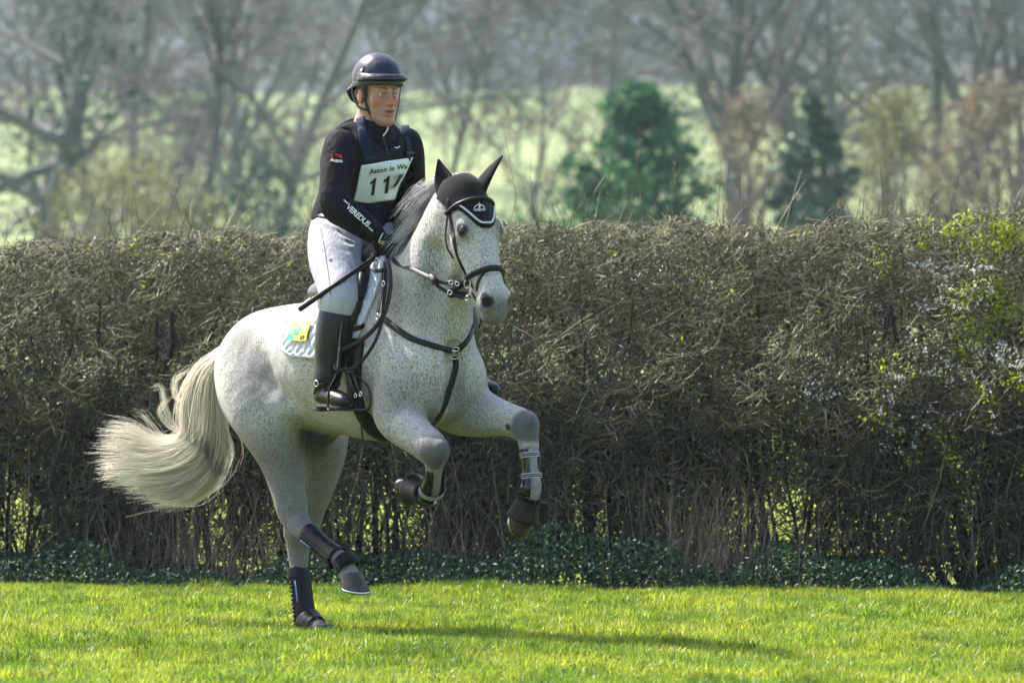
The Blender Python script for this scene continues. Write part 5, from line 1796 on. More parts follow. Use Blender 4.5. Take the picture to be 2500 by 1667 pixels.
M_WOODS = ground_mat('winter_woods', [(.34, (.08, .085, .085)), (.5, (.15, .15, .145)), (.66, (.25, .235, .215))], .035, bs=1.0, bd=4)
def hills_h(X, Y):
    rng = np.random.default_rng(3)
    z = 62 * ss(Y, 420, 900) * (1 - .30 * ss(X, 20, 110)) + 6 * np.sin(X * .02 + 1)
    for _ in range(26):
        a = rng.uniform(0, 6.28); k = rng.uniform(.05, .5)
        z = z + .5 / k ** .5 * np.sin(k * (math.cos(a) * X + math.sin(a) * Y) + rng.uniform(0, 6))
    return z - 4
V, F = sheet(np.linspace(-420, 420, 180), np.linspace(400, 1150, 110), hills_h)
link('hills', mesh_np('hills', V, F), M_WOODS, kind='structure')

# ------------------------------------------------------------------ grass of the course
FACE0, FSL = 3.95, -.19                              # the hedge's front face: Y = FACE0 + FSL * X
rngG = np.random.default_rng(11)
M_GRASS = leaf_mat('grass_blades', (.082, .160, .012), (.52, .60, .058), .58, .38, spec=.4)
def grass_variation():
    nt = M_GRASS.node_tree
    b = nt.nodes['Principled BSDF']; src = b.inputs['Base Color'].links[0].from_socket
    tr = [n for n in nt.nodes if n.type == 'BSDF_TRANSLUCENT'][0]
    gp = node(nt, 'ShaderNodeNewGeometry')
    n1 = noise(nt, 1.7, 4, .6, gp.outputs['Position']); n2 = noise(nt, 7.0, 3, .6, gp.outputs['Position'])
    r1 = ramp(nt, n1.outputs['Fac'], [(.38, (.55, .72, .55)), (.62, (1.08, 1.0, .85))]); r2 = ramp(nt, n2.outputs['Fac'], [(.32, (.45, .55, .45)), (.52, (1, 1, 1)), (.72, (1.15, 1.05, 1.1))])
    c = mixc(nt, 1.0, src, r1.outputs[0], 'MULTIPLY'); c = mixc(nt, 1.0, c, r2.outputs[0], 'MULTIPLY')
    nt.links.new(c, b.inputs['Base Color']); nt.links.new(c, tr.inputs['Color'])
grass_variation()
def blades(n, rad, hmin, hmax, wid, rng, lean=.5):
    r = rad * np.sqrt(rng.random(n)); a = rng.uniform(0, 2 * math.pi, n)
    B = np.stack([r * np.cos(a), r * np.sin(a), np.zeros(n)], 1)
    h = rng.uniform(hmin, hmax, n) * (1 - .25 * (r / rad) ** 2); w = wid * rng.uniform(.6, 1.3, n)
    az = rng.uniform(0, 2 * math.pi, n); ln = rng.uniform(.1, 1.0, n) ** 1.2 * lean * 1.4
    D = np.stack([np.cos(az), np.sin(az), np.zeros(n)], 1); S = np.stack([-np.sin(az), np.cos(az), np.zeros(n)], 1)
    tw = rng.uniform(-.8, .8, n)
    S = S * np.cos(tw)[:, None] + D * np.sin(tw)[:, None]
    up = np.array([0, 0, 1.])
    p0 = B; p1 = B + D * (h * ln * .35)[:, None] + up * (h * .6)[:, None]; p2 = B + D * (h * ln * 1.1)[:, None] + up * (h * (1 - .25 * ln ** 2))[:, None]
    V = np.stack([p0 - S * w[:, None] / 2, p0 + S * w[:, None] / 2, p1 + S * w[:, None] * .42, p1 - S * w[:, None] * .42, p2], 1).reshape(-1, 3)
    i = np.arange(n) * 5
    q = np.stack([i, i + 1, i + 2, i + 3], 1); t = np.stack([i + 3, i + 2, i + 4], 1)
    tone = np.clip(rng.normal(.55, .32, n), 0, 1)
    return V, q, t, np.repeat(tone, 5)
def mesh_qt(name, V, q, t):
    me = bpy.data.meshes.new(name)
    me.vertices.add(len(V)); me.vertices.foreach_set('co', np.ascontiguousarray(V, np.float32).ravel())
    me.loops.add(q.size + t.size)
    me.loops.foreach_set('vertex_index', np.r_[q.ravel(), t.ravel()].astype(np.int32))
    me.polygons.add(len(q) + len(t))
    me.polygons.foreach_set('loop_start', np.r_[np.arange(len(q)) * 4, len(q) * 4 + np.arange(len(t)) * 3].astype(np.int32))
    me.update(calc_edges=True)
    return me
def instancer(name, points, rotz, scale, index, protos, label, cat):
    "one object that scatters the prototype meshes over its points (geometry nodes)"
    coll = bpy.data.collections.new(name + '_tufts')
    for i, me in enumerate(protos):
        coll.objects.link(bpy.data.objects.new('%s_tuft_%02d' % (name, i), me))
    pm = bpy.data.meshes.new(name); pm.vertices.add(len(points)); pm.vertices.foreach_set('co', np.ascontiguousarray(points, np.float32).ravel()); pm.update()
    attr(pm, 'turn', rotz); attr(pm, 'size', scale)
    at = pm.attributes.new('pick', 'INT', 'POINT'); at.data.foreach_set('value', np.asarray(index, np.int32))
    o = link(name, pm, None, label=label, cat=cat, kind='stuff')
    g = bpy.data.node_groups.new(name, 'GeometryNodeTree')
    g.interface.new_socket('Geometry', in_out='INPUT', socket_type='NodeSocketGeometry'); g.interface.new_socket('Geometry', in_out='OUTPUT', socket_type='NodeSocketGeometry')
    N = g.nodes; gi = N.new('NodeGroupInput'); go = N.new('NodeGroupOutput')
    ci = N.new('GeometryNodeCollectionInfo'); ci.inputs['Collection'].default_value = coll; ci.inputs['Separate Children'].default_value = True; ci.inputs['Reset Children'].default_value = True
    ip = N.new('GeometryNodeInstanceOnPoints'); ip.inputs['Pick Instance'].default_value = True
    def na(nm, t):
        n = N.new('GeometryNodeInputNamedAttribute'); n.data_type = t; n.inputs['Name'].default_value = nm; return n
    cx = N.new('ShaderNodeCombineXYZ')
    g.links.new(na('turn', 'FLOAT').outputs[0], cx.inputs['Z']); g.links.new(cx.outputs[0], ip.inputs['Rotation'])
    g.links.new(na('size', 'FLOAT').outputs[0], ip.inputs['Scale']); g.links.new(na('pick', 'INT').outputs[0], ip.inputs['Instance Index'])
    g.links.new(gi.outputs[0], ip.inputs['Points']); g.links.new(ci.outputs[0], ip.inputs['Instance']); g.links.new(ip.outputs[0], go.inputs[0])
    md = o.modifiers.new('scatter', 'NODES'); md.node_group = g
    return o
def build_grass():
    protos = []
    specs = [(1250, .30, .028, .066, .0056, .85)] * 4 + [(1250, .28, .036, .085, .0060, .65)] * 3 + [(420, .13, .06, .125, .0060, .6)] * 3
    for i, (n, rad, h0, h1, w, ln) in enumerate(specs):
        V, q, t, tone = blades(n, rad, h0, h1, w, np.random.default_rng(100 + i), ln)
        if i >= 7: tone = tone * .55
        me = mesh_qt('tuft', V, q, t); attr(me, 'tone', tone); me.materials.append(M_GRASS); protos.append(me)
    pts, rz, sz, ix = [], [], [], []
    st = .185
    for y in np.arange(-3.9, 6.0, st):
        half = (DIST + y) * 1250 / FPX * 1.22 + .35
        for x in np.arange(-half, half, st):
            xx, yy = x + rngG.uniform(-.09, .09), y + rngG.uniform(-.09, .09)
            if yy > FACE0 + FSL * xx - .50: continue
            pts.append((xx, yy)); rz.append(rngG.uniform(0, 6.28)); sz.append(rngG.uniform(.8, 1.15)); ix.append(rngG.integers(0, 7))
    for _ in range(330):
        y = rngG.uniform(-3.8, 4.9); half = (DIST + y) * 1250 / FPX * 1.2
        x = rngG.uniform(-half, half)
        cl = math.sin(x * 1.9 + 1.3 * y) + math.sin(2.7 * y - x)
        if y > FACE0 + FSL * x - .45 or cl < -.2: continue
        pts.append((x, y)); rz.append(rngG.uniform(0, 6.28)); sz.append(rngG.uniform(.6, 1.0)); ix.append(rngG.integers(7, 10))
    # taller fringe where the mowing stops
    for x in np.arange(-3.6, 3.6, .045):
        pts.append((x, FACE0 + FSL * x - .50 + rngG.uniform(-.10, .06))); rz.append(rngG.uniform(0, 6.28)); sz.append(rngG.uniform(.45, .85)); ix.append(rngG.integers(4, 10))
    pts = np.array(pts); z = hz(pts[:, 0], pts[:, 1])
    instancer('grass', np.c_[pts, z - .004], np.array(rz), np.array(sz), ix, protos, 'sunlit short green turf under the cantering horse', 'grass')
if 'nograss' not in DEV: build_grass()

# ------------------------------------------------------------------ the clipped hedge
def wood_mat(name, c0, c1, rough=.7):
    m, nt, b = new_mat(name)
    at = node(nt, 'ShaderNodeAttribute', attribute_name='tone')
    r = ramp(nt, at.outputs['Fac'], [(0, c0), (.75, c1), (1, tuple(min(1, c * 1.5) for c in c1))])
    nt.links.new(r.outputs[0], b.inputs['Base Color'])
    b.inputs['Roughness'].default_value = rough; b.inputs['Specular IOR Level'].default_value = .4
    return m
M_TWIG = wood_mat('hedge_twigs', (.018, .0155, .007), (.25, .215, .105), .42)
M_STEM = simple('hedge_stems', (.016, .014, .011), .8, .3, .4, 60, .6, .01)
M_MOSS = leaf_mat('lichen_and_moss', (.10, .075, .014), (.30, .22, .03), .35, .8)
M_HLEAF = leaf_mat('young_hawthorn_leaves', (.16, .25, .010), (.55, .62, .04), .5, .4)
M_BLOS = leaf_mat('white_blossom', (.60, .62, .56), (.85, .86, .82), .35, .6)
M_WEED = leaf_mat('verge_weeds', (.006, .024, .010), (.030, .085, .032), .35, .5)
M_STRAW = leaf_mat('dead_stalks', (.10, .075, .05), (.30, .24, .17), .3, .7)
hedge = thing('hedge', 'long clipped bare hawthorn hedge with green shoots at one end', 'hedge', (0, FACE0 + .5, 0))
def hpos(s_, d, z):
    return np.stack([s_, FACE0 + FSL * s_ + d, z], -1)
def htop(s_):
    return 1.79 + .022 * s_ + .020 * np.sin(s_ * 3.1) + .016 * np.sin(s_ * 7.7 + 1) + .014 * np.sin(s_ * 17) + .010 * np.sin(s_ * 31 + 2)
def face_d(s_, z):
    "how far back the clipped face stands at a height"
    u = ss(z, .80, 1.85)
    return .12 * np.sin(s_ * 2.3) * .35 + .10 + .44 * u + .05 * np.sin(s_ * 5 + z * 4) + .035 * np.sin(s_ * 11 - z * 9) + .03 * np.sin(s_ * 23 + z * 17)
def twig_set(rng, n, zlo, zhi, lmin, lmax, r0, r1, dmax, dpow, dirs, seg=3, curl=.25, clump=False):
    s_ = rng.uniform(-3.9, 3.9, n)
    if clump:                                        # bunched round the old stools, with gaps between
        s_ = rng.uniform(-3.9, 3.9, n * 5)
        g_ = np.sin(2.9 * s_ + 1) + np.sin(6.7 * s_ + 2.2) + .8 * np.sin(13.1 * s_) + rng.normal(0, .9, len(s_))
        s_ = s_[g_ > .15]; s_ = s_[:n] if len(s_) >= n else np.r_[s_, rng.uniform(-3.9, 3.9, n - len(s_))]
    zt = htop(s_)
    z = zlo + (np.minimum(zhi, zt) - zlo) * rng.random(n)
    d = face_d(s_, z) + dmax * rng.random(n) ** dpow
    P0 = hpos(s_, d, z)
    D = rng.normal(0, 1, (n, 3)) * np.array(dirs[1]) + np.array(dirs[0])
    D /= np.linalg.norm(D, axis=1, keepdims=True)
    ln = rng.uniform(lmin, lmax, n)
    C = rng.normal(0, 1, (n, 3)) * curl
    t = np.linspace(0, 1, seg)
    paths = P0[:, None] + ln[:, None, None] * (D[:, None] * (t[None, :, None] - .5) + C[:, None] * (t[None, :, None] * (1 - t[None, :, None])))
    # nothing pokes far above the clipped top
    over = paths[:, :, 2] - (zt[:, None] + .01)
    paths[:, :, 2] -= np.where(over > 0, over * .85, 0)
    rad = rng.uniform(r0, r1, n)
    return paths, rad
def build_hedge():
    rng = np.random.default_rng(21)
    # trunks and uprights: each one a part
    ns = 120
    for i in range(ns):
        s0 = -3.8 + 7.6 * (i + rng.uniform(.1, .9)) / ns
        s0 += .10 * math.sin(6.7 * s0 + .6)
        d0 = rng.choice([.30, .42, .55]) + rng.normal(0, .05)
        h = rng.uniform(1.0, 1.5)
        r = rng.choice([.008, .011, .015, .022, .030], p=[.26, .28, .24, .16, .06])
        m = 9; t = np.linspace(0, 1, m)
        x = s0 + rng.normal(0, .22) * t + .05 * np.sin(t * rng.uniform(4, 11) + rng.uniform(0, 6)) * t ** .6
        dd = d0 + rng.normal(0, .06) * t + .02 * np.sin(t * 6 + rng.uniform(0, 6))
        p = hpos(x, dd, h * t - .02)
        V, F, _ = tubes(p[None], np.array([r]), np.array([r * .45]), [0], 6)
        link('stem', mesh_np('stem', V, F), M_STEM, hedge)
    parts = []
    # dense clipped crown: short twigs swept up to the right, brightest at the cut surface
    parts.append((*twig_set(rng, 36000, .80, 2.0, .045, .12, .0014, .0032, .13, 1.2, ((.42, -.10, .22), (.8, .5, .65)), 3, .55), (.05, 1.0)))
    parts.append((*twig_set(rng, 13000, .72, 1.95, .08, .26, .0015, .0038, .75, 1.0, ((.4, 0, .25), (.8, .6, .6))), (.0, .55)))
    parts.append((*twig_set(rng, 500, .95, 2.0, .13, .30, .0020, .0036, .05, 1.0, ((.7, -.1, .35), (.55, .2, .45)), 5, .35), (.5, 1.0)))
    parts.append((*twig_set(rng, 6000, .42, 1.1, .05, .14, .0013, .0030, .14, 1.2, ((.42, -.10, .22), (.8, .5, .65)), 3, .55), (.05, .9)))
    # lower storey: crossing branches, more open, with shade painted in as darker tones
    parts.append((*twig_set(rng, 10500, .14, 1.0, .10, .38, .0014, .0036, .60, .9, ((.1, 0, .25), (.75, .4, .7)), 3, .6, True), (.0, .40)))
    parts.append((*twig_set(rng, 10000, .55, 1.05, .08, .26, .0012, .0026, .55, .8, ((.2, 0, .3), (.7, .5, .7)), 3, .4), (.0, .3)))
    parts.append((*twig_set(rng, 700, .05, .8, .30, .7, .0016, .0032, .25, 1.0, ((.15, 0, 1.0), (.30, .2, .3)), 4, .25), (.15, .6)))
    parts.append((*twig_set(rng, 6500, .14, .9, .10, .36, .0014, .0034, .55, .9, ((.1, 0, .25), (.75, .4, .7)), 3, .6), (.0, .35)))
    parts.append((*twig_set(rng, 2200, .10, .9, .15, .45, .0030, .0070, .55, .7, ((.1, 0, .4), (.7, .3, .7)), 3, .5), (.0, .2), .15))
    # old wood inside the hedge, tones darkened to paint in the shaded gaps
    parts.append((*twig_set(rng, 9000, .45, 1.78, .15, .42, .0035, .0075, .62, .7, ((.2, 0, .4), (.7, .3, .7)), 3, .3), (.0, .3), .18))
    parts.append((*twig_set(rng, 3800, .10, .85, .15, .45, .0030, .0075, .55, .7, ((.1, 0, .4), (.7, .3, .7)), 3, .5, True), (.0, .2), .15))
    Vs, Fs, Ts = [], [], []; o = 0
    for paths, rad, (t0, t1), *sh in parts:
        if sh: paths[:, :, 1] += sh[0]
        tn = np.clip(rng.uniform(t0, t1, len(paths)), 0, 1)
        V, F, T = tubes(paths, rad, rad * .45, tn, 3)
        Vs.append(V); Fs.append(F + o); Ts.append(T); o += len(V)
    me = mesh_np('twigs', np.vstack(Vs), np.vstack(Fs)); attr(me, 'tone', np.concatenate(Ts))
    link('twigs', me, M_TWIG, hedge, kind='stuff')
    # shoots standing above the clipped top
    n = 760
    s_ = np.r_[rng.uniform(-3.8, 3.8, 300), rng.normal(-1.75, .30, 110), rng.uniform(.2, 3.4, 350)]
    d = face_d(s_, htop(s_)) + rng.uniform(0, .45, n)
    P0 = hpos(s_, d, htop(s_) - .05)
    D = rng.normal(0, .33, (n, 3)) + np.array([.12, 0, 1]); D /= np.linalg.norm(D, axis=1, keepdims=True)
    ln = .05 + rng.random(n) ** 2.0 * .36
    t = np.linspace(0, 1, 6)
    C = rng.normal(0, .2, (n, 3))
    paths = P0[:, None] + ln[:, None, None] * (D[:, None] * t[None, :, None] + C[:, None] * (t ** 2)[None, :, None])
    V, F, T = tubes(paths, np.full(n, .0018), np.full(n, .0007), rng.uniform(.0, .7, n), 3)
    # buds and side spurs along them
    k = rng.integers(0, n, 2600); tt = rng.random(2600)
    i0 = np.minimum((tt * 5).astype(int), 4); q = paths[k, i0] * (1 - (tt * 5 - i0))[:, None] + paths[k, i0 + 1] * (tt * 5 - i0)[:, None]
    dd = rng.normal(0, 1, (2600, 3)); dd /= np.linalg.norm(dd, axis=1, keepdims=True)
    spur = q[:, None] + (rng.uniform(.006, .028, 2600))[:, None, None] * dd[:, None] * np.linspace(0, 1, 2)[None, :, None]
    V2, F2, T2 = tubes(spur, np.full(2600, .0017), np.full(2600, .0008), rng.uniform(.2, 1, 2600), 3)
    me = mesh_np('top_shoots', np.vstack([V, V2]), np.vstack([F, F2 + len(V)])); attr(me, 'tone', np.r_[T, T2])
    link('top_shoots', me, M_TWIG, hedge, kind='stuff')

def leaf_cloud(C, size, rng, squash=1.0, up=None):
    n = len(C)
    A = rng.normal(0, 1, (n, 3)); A /= np.linalg.norm(A, axis=1, keepdims=True)
    B = np.cross(A, rng.normal(0, 1, (n, 3))); B /= np.linalg.norm(B, axis=1, keepdims=True)
    N = np.cross(A, B)
    s_ = (size * rng.uniform(.6, 1.3, n))[:, None]
    V = np.stack([C - A * s_, C + B * s_ * .55 - A * s_ * .1 + N * s_ * .15, C + A * s_, C - B * s_ * .55 - A * s_ * .1 + N * s_ * .15], 1).reshape(-1, 3)
    i = np.arange(n) * 4
    return V, np.stack([i, i + 1, i + 2, i + 3], 1)
def cloud_part(name, C, size, mat, rng, parent, tone, kind='stuff', **kw):
    V, F = leaf_cloud(C, size, rng)
    me = mesh_np(name, V, F, False); attr(me, 'tone', np.repeat(np.clip(tone, 0, 1), 4))
    return link(name, me, mat, parent, kind=kind, **kw)
def pxh(px, py, d=0.0):
    "hedge coordinates seen at a photo position"
    s_ = (px - 1250) / FPX * (DIST + FACE0 + .3)
    for _ in range(4):
        y = FACE0 + FSL * s_ + .25 + d; s_ = (px - 1250) / FPX * (DIST + y)
    return s_, CAM_H - (py - HOR) * (DIST + y) / FPX
def build_hedge_leaves():
    rng = np.random.default_rng(31)
    # green shoots at the right-hand end, clustered
    cl = []
    for (x0, x1, y0, y1, n) in ((2250, 2560, 522, 610, 44), (2340, 2560, 590, 860, 46), (2330, 2460, 690, 790, 16), (1960, 2250, 560, 800, 12), (2100, 2560, 850, 1150, 34), (1480, 2000, 620, 900, 10), (150, 700, 590, 700, 12), (2560, 3000, 530, 1000, 60)):
        for _ in range(n):
            px, py = rng.uniform(x0, x1), rng.uniform(y0, y1)
            s_, z = pxh(px, py); cl.append((s_, z, 1.0 if n > 15 else .5))
    C, T = [], []
    for s_, z, w in cl:
        m = rng.integers(8, 26) if w == 1 else rng.integers(4, 11)
        ss_ = s_ + rng.normal(0, .032, m); zz = np.minimum(z + rng.normal(0, .026, m), htop(ss_) + .02)
        C.append(hpos(ss_, face_d(ss_, zz) - .02 + rng.uniform(-.01, .07, m), zz)); T.append(np.clip(rng.normal(.6, .22, m), 0, 1))
    cloud_part('young_leaves', np.vstack(C), .0115, M_HLEAF, rng, hedge, np.concatenate(T))
    C = []
    for (x0, x1, y0, y1, n) in ((2240, 2420, 640, 760, 44), (2150, 2500, 780, 1100, 34), (2350, 2520, 820, 900, 16), (1960, 2040, 920, 970, 7), (2540, 3000, 650, 1050, 40), (2100, 2200, 900, 1040, 6)):
        for _ in range(n):
            s_, z = pxh(rng.uniform(x0, x1), rng.uniform(y0, y1)); m = rng.integers(4, 14)
            ss_ = s_ + rng.normal(0, .016, m); zz = z + rng.normal(0, .014, m)
            C.append(hpos(ss_, face_d(ss_, zz) - .03 + rng.uniform(-.01, .04, m), zz))
    C = np.vstack(C); cloud_part('blossom', C, .0080, M_BLOS, rng, hedge, rng.uniform(0, 1, len(C)))
    # lichen tufts on the lower branches, old leaves in the crown
    n = 5200; s_ = rng.uniform(-3.9, 3.9, n); z = rng.uniform(.25, 1.15, n)
    keep = np.sin(s_ * 9 + z * 5) + np.sin(s_ * 4.1 - z * 11) + rng.normal(0, .5, n) > .55
    s_, z = s_[keep], z[keep]
    cloud_part('lichen', hpos(s_, face_d(s_, z) + rng.uniform(-.02, .30, len(s_)), z), .0080, M_MOSS, rng, hedge, rng.normal(.6, .3, len(s_)))
    n = 9000; s_ = rng.uniform(-3.9, 3.9, n); z = .85 + (htop(s_) - .85) * rng.random(n)
    keep = np.sin(s_ * 6 + z * 4) + np.sin(s_ * 2.1 - z * 7) + rng.normal(0, .6, n) > .2
    s_, z = s_[keep], z[keep]
    cloud_part('withered_leaves', hpos(s_, face_d(s_, z) + rng.uniform(-.02, .14, len(s_)), z), .0065, M_MOSS, rng, hedge, rng.normal(.2, .25, len(s_)))
def build_verge():
    rng = np.random.default_rng(41)
    # low leafy weeds in the hedge's shade
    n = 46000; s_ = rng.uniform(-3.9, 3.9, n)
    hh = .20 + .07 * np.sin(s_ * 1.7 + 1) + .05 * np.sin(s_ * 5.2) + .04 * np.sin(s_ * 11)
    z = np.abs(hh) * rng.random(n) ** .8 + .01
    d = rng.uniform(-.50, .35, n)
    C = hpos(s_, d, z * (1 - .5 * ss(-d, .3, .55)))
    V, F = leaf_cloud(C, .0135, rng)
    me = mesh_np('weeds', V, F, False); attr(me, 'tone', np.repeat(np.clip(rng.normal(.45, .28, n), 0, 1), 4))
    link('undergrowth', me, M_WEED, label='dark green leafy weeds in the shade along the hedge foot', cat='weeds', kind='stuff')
    # dead stalks
    m = 900
    s_ = np.r_[rng.normal(.93, .17, 330), rng.normal(-1.45, .28, 260), rng.normal(-.2, .2, 110), rng.uniform(-3.8, 3.8, 200)]
    P0 = hpos(s_, rng.uniform(-.38, .1, m), np.zeros(m))
    D = rng.normal(0, .20, (m, 3)) + np.array([.02, 0, 1]); ln = rng.uniform(.12, .52, m); t = np.linspace(0, 1, 4)
    C = rng.normal(0, .15, (m, 3))
    paths = P0[:, None] + ln[:, None, None] * (D[:, None] * t[None, :, None] + C[:, None] * (t ** 2)[None, :, None])
    V, F, T = tubes(paths, np.full(m, .0019), np.full(m, .0009), rng.uniform(0, 1, m), 3)
    me = mesh_np('stalks', V, F); attr(me, 'tone', T)
    link('dead_stalks', me, M_STRAW, label='dry brown grass stalks standing at the hedge foot', cat='dead grass', kind='stuff')
if 'nohedge' not in DEV:
    build_hedge(); build_hedge_leaves(); build_verge()

# ------------------------------------------------------------------ trees beyond the hedge
M_BARK = wood_mat('grey_bark', (.085, .093, .086), (.20, .20, .175), .85)
M_BARK2 = wood_mat('brown_twigs', (.10, .085, .07), (.24, .20, .165), .85)
M_CONI = leaf_mat('conifer_foliage', (.012, .070, .028), (.070, .20, .055), .3, .6)
M_IVY = leaf_mat('ivy_leaves', (.020, .060, .036), (.075, .15, .065), .25, .4)
M_TAN = leaf_mat('tan_old_leaves', (.15, .115, .075), (.30, .245, .165), .4, .7)
M_OLIVE = leaf_mat('opening_buds', (.13, .13, .055), (.30, .30, .12), .4, .7)
def grow(paths, rad, rng, per, l0, l1, spread, up, m=6, t0=.25, rk=.5):
    "side branches from every path"
    n, k, _ = paths.shape
    idx = np.repeat(np.arange(n), per)
    t = rng.uniform(t0, 1.0, len(idx)) * (k - 1)
    i0 = np.minimum(t.astype(int), k - 2); f_ = (t - i0)[:, None]
    B = paths[idx, i0] * (1 - f_) + paths[idx, i0 + 1] * f_
    T = paths[idx, i0 + 1] - paths[idx, i0]; T /= np.linalg.norm(T, axis=1, keepdims=True) + 1e-9
    D = T + rng.normal(0, spread, (len(idx), 3)) + np.array([0, 0, up]); D /= np.linalg.norm(D, axis=1, keepdims=True)
    plen = np.linalg.norm(paths[:, -1] - paths[:, 0], axis=1)[idx]
    ln = plen * rng.uniform(l0, l1, len(idx))
    C = rng.normal(0, .22, (len(idx), 3)); s_ = np.linspace(0, 1, m)
    out = B[:, None] + ln[:, None, None] * (D[:, None] * s_[None, :, None] + C[:, None] * (s_ ** 2)[None, :, None])
    rr = rad[idx] * (1 - .55 * t / (k - 1)) * rk
    return out, rr
def bare_tree(label, px, base_py, Y, height, r0, seed, limbs=11, lean=(0, 0), mat=None, trunk_to=.55, ivy=0, spread=.75, fine=7, crown_up=.15, twr=.006, nstem=1):
    rng = np.random.default_rng(seed)
    Y, height, r0, twr = 2 * Y + DIST, 1.25 * height, 1.7 * r0, 2 * twr
    limbs = int(limbs * 1.4)
    b = W(px, base_py, Y); b[2] = float(hz(np.array([b[0]]), np.array([Y]))[0]) - .1
    t = thing('tree', label, 'tree', b, 'bare trees beyond the hedge')
    mat = mat or M_BARK
    trunks = []
    for i in range(nstem):
        s_ = np.linspace(0, 1, 9)[:, None]
        off = rng.normal(0, .5, 3) * np.array([1, 1, 0]) * (i > 0)
        ln = np.array([lean[0], lean[1], 0]) + rng.normal(0, .12, 3) * np.array([1, 1, 0]) * (1 + 1.5 * (nstem > 1))
        trunks.append(b + off + height * trunk_to * 1.5 * (np.array([0, 0, 1.]) * s_ + ln * s_ ** 1.5) + .20 * np.sin(s_ * 5 + rng.uniform(0, 6, 3)) * np.array([1, 1, 0]))
    T0 = np.array(trunks); R0 = np.full(nstem, r0)
    V, F, tn = tubes(T0, R0, R0 * .35, np.full(nstem, .2), 8)
    me = mesh_np('trunk', V, F); attr(me, 'tone', tn); link('trunk', me, mat, t)
    L1, r1 = grow(T0, R0, rng, limbs, .40, .80, spread, crown_up, 8, .12, .55)
    L2, r2 = grow(L1, r1, rng, 5, .35, .65, .65, .10, 6, .2, .5)
    L3, r3 = grow(L2, r2, rng, 5, .35, .7, .65, .05, 5, .1, .6)
    L4, r4 = grow(L3, r3, rng, int(fine * 1.1), .35, .9, .75, .05, 2, .05, .7)
    Vs, Fs, Ts = [], [], []; o = 0
    for Pp, rr, sd in ((L1, r1, 6), (L2, np.maximum(r2, .024), 4), (L3, np.maximum(r3, twr * 1.4), 3), (L4, np.maximum(r4, twr * 1.1), 3)):
        V, F, T = tubes(Pp, rr, rr * .4, rng.uniform(0, .8, len(Pp)), sd); Vs.append(V); Fs.append(F + o); Ts.append(T); o += len(V)
    me = mesh_np('crown', np.vstack(Vs), np.vstack(Fs)); attr(me, 'tone', np.concatenate(Ts)); link('crown', me, mat, t)
    if ivy:
        k = rng.integers(0, 9 * nstem, ivy)
        tp = T0.reshape(-1, 3)[k] + rng.normal(0, 1, (ivy, 3)) * np.array([.56, .56, .9])
        cloud_part('ivy', tp, .17, M_IVY, rng, t, rng.normal(.45, .3, ivy))
    return t
def bush(name, label, px, py_top, py_bot, wpx, Y, mat, n, leaf, seed, cat='shrub', stems=7, group=None, pointy=.0, stem_mat=None):
    rng = np.random.default_rng(seed)
    Y, leaf = 2 * Y + DIST, 2 * leaf
    c = W(px, py_bot, Y); gz = float(hz(np.array([c[0]]), np.array([Y]))[0])
    top = W(px, py_top, Y)[2]; hw = wpx / 2 * (DIST + Y) / FPX; hh = top - gz
    t = thing(name, label, cat, (c[0], Y, gz), group)
    # lumpy crown made of leaf clumps
    nc = 150
    u = rng.random(nc); ang = rng.uniform(0, 6.28, nc)
    prof = (1 - u) ** .6 * (.75 + .5 * rng.random(nc)) if pointy else np.sin(np.pi * (.12 + .80 * u)) 
    rr = hw * np.clip(prof, .08, 1) * np.sqrt(rng.random(nc)) * 1.0
    cc = np.stack([c[0] + rr * np.cos(ang), Y + rr * np.sin(ang) * .8, gz + hh * (.05 + .93 * u)], 1)
    k = rng.integers(0, nc, n)
    cs = rng.uniform(.14, .30, nc) * hw * (1.2 if not pointy else 1.0) * (1 - .6 * u if pointy else 1)
    P_ = cc[k] + rng.normal(0, .55, (n, 3)) * cs[k][:, None] * np.array([1, .9, .8 if not pointy else .55])
    P_[:, 2] = np.maximum(P_[:, 2], gz + .03)
    cloud_part('foliage', P_, leaf, mat, rng, t, rng.normal(.45, .22, n) + (rng.random(nc)[k] - .5) * .5)
    pts = []
    for i in range(stems):
        e = cc[rng.integers(0, nc)]
        s_ = np.linspace(0, 1, 6)[:, None]
        b0 = np.array([c[0] + rng.normal(0, hw * .12), Y + rng.normal(0, .1), gz - .05])
        pts.append(b0 + (e - b0) * s_ + np.sin(s_ * 3) * rng.normal(0, .16, 3))
    V, F, T = tubes(np.array(pts), np.full(stems, .09), np.full(stems, .024), rng.uniform(0, .6, stems), 5)
    me = mesh_np('stems', V, F); attr(me, 'tone', T); link('stems', me, stem_mat or M_BARK2, t)
    return t
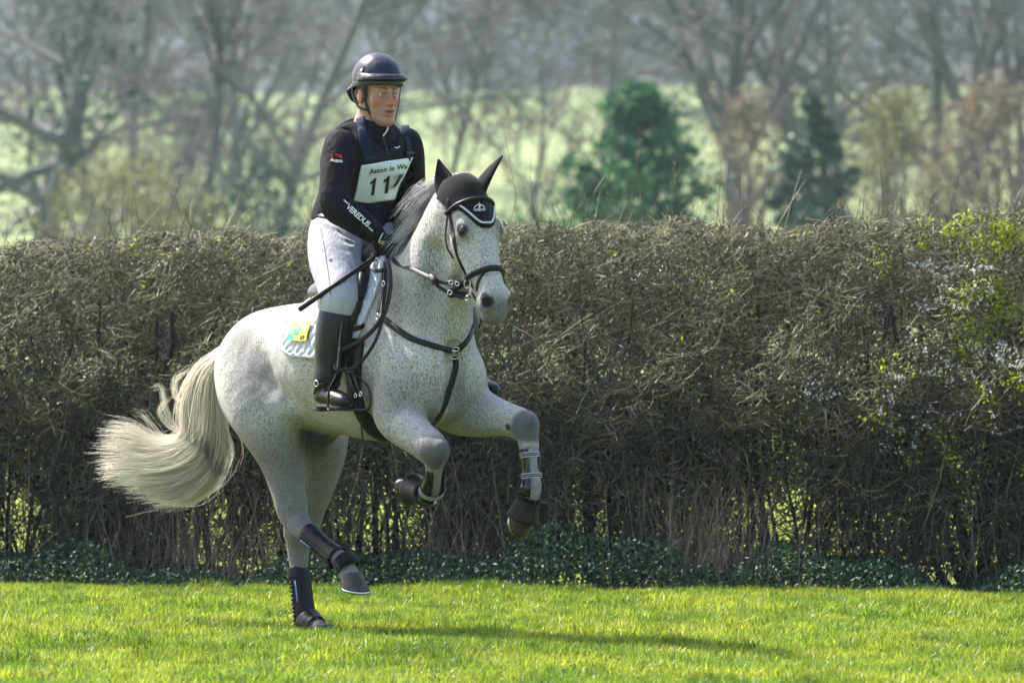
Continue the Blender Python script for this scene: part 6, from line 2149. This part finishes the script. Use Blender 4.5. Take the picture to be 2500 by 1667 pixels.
def build_trees():
    bare_tree('broad old tree with forked trunk at the far left', 95, 575, 44, 9.5, .20, 51, 13, (.02, 0), ivy=500, spread=.85, fine=8)
    bare_tree('slender grey tree standing between the broad left tree and the rider', 330, 575, 52, 8.5, .10, 52, 10, (.05, 0), spread=.8)
    bare_tree('leaning thin tree next behind the slender grey tree', 470, 575, 47, 7.5, .11, 53, 11, (.22, 0), spread=.9, fine=8)
    bare_tree("twiggy tree directly behind the rider's back", 690, 575, 58, 10, .13, 54, 12, (.10, 0), spread=.85, fine=8)
    bare_tree("slim upright tree between the rider and the horse's ears", 1092, 560, 60, 8.5, .07, 55, 9, (-.02, 0), spread=.6)
    bare_tree("thin crooked sapling to the right of the horse's ears", 1315, 560, 50, 6.0, .05, 56, 7, (-.12, 0), spread=.6, fine=5)
    bare_tree('wide-branched tree rising behind the green conifer', 1800, 550, 48, 10.5, .15, 57, 13, (-.14, 0), spread=.95, fine=6)
    bare_tree('many-stemmed tall tree behind the ivy bush', 2010, 550, 54, 11.5, .12, 58, 7, (.02, 0), nstem=3, spread=.55, fine=6, ivy=700)
    bare_tree('tall upright tree with several stems near the right edge', 2260, 550, 50, 11.5, .12, 59, 7, (.03, 0), nstem=3, spread=.55, fine=6)
    bare_tree('dark stemmed tree at the far right edge', 2440, 550, 47, 11.5, .13, 60, 8, (-.02, 0), nstem=2, spread=.6, fine=6)
    bare_tree('grey tree with wide crown behind the broad left tree', 210, 575, 66, 11, .12, 61, 12, (-.05, 0), spread=.9, fine=7)
    bare_tree('faint distant tree in the gap left of the rider', 590, 575, 74, 12, .12, 62, 12, (.02, 0), spread=.9, fine=7)
    bare_tree("faint spreading tree above the rider's far shoulder", 960, 560, 80, 13, .12, 63, 12, (.05, 0), spread=.9, fine=7)
    bare_tree('faint branching tree above the right of the horse', 1480, 560, 84, 13, .13, 64, 12, (-.05, 0), spread=.9, fine=6)
    bush('conifer', 'bushy blue-green conifer behind the middle of the hedge', 1560, 195, 560, 640, 33, M_CONI, 10000, .052, 71, 'conifer', 6, None, 1)
    bush('ivy_bush', 'dark green ivy-covered thicket beside the conifer', 1985, 225, 560, 340, 36, M_IVY, 6000, .052, 72, 'bush', 7, None, 1)
    bush('tan_shrub', 'tan-leaved shrub between the conifer and the ivy thicket', 1830, 230, 560, 250, 40, M_TAN, 2600, .036, 73, 'shrub', 16, 'tan-leaved shrubs')
    bush('tan_shrub', 'russet shrub below the trees at the far right', 2420, 200, 560, 380, 38, M_TAN, 3200, .040, 74, 'shrub', 18, 'tan-leaved shrubs')
    bush('olive_shrub', 'olive budding shrub right of the ivy thicket', 2190, 220, 560, 300, 42, M_OLIVE, 3000, .036, 75, 'shrub', 16)
    bush('grey_thicket', 'low grey-green thicket behind the hedge at the left', 330, 400, 560, 620, 40, M_OLIVE, 3600, .045, 76, 'bush', 26, None, 0, M_BARK)
    bush('grey_thicket', "dim twiggy thicket behind the rider's waist", 640, 420, 560, 480, 44, M_IVY, 2600, .045, 77, 'bush', 26, None, 0, M_BARK)
if 'notrees' not in DEV: build_trees()

# ------------------------------------------------------------------ haze
def build_haze():
    lo, hi = np.array([-430, -30, -6.0]), np.array([430, 1210, 90.0])
    V = [(x, y, z) for x in (lo[0], hi[0]) for y in (lo[1], hi[1]) for z in (lo[2], hi[2])]
    F = [(0, 1, 3, 2), (4, 6, 7, 5), (0, 4, 5, 1), (2, 3, 7, 6), (0, 2, 6, 4), (1, 5, 7, 3)]
    m = bpy.data.materials.new('spring_haze'); m.use_nodes = True; nt = m.node_tree; nt.nodes.clear()
    out = nt.nodes.new('ShaderNodeOutputMaterial'); pv = nt.nodes.new('ShaderNodeVolumePrincipled')
    pv.inputs['Color'].default_value = (.72, .84, .98, 1); pv.inputs['Density'].default_value = .00028; pv.inputs['Anisotropy'].default_value = .1
    nt.links.new(pv.outputs[0], out.inputs['Volume'])
    link('haze', mesh_np('haze', np.array(V), F, False), m, kind='stuff')
if 'nohaze' not in DEV: build_haze()

# ------------------------------------------------------------------ torn turf by the planted hoof
def divot():
    rng = np.random.default_rng(88)
    c = P(838, 1552, -.16); c[2] = float(hz(np.array([c[0]]), np.array([c[1]]))[0])
    t = thing('turf_divot', 'patch of torn brown soil beside the planted hind hoof', 'divot', c)
    m = simple('damp_soil', (.075, .050, .030), .95, .15, .4, 60, .8, .01)
    th = np.linspace(0, 2 * math.pi, 28, endpoint=False)
    rr = 1 + .25 * np.sin(3 * th + 1) + .15 * np.sin(7 * th)
    rings = [[c + np.array([.17 * f_ * r_ * math.cos(q), .09 * f_ * r_ * math.sin(q), z_]) for q, r_ in zip(th, rr)] for f_, z_ in ((1.0, -.01), (.9, .022), (.6, .030), (.3, .020), (.05, .016))]
    V, F = loft(rings, False, True)
    link('soil', fix_normals(mesh_np('soil', V, F)), m, t)
    for i in range(16):
        p = c + np.array([rng.normal(.05, .16), rng.normal(0, .09), .03 + .02 * rng.random()])
        bm = bmesh.new(); bmesh.ops.create_icosphere(bm, subdivisions=1, radius=rng.uniform(.008, .020), matrix=Matrix.Translation(p))
        for v in bm.verts: v.co += Vector(rng.normal(0, .003, 3))
        me = bpy.data.meshes.new('clod'); bm.to_mesh(me); bm.free()
        link('clod', me, m, t)
divot()
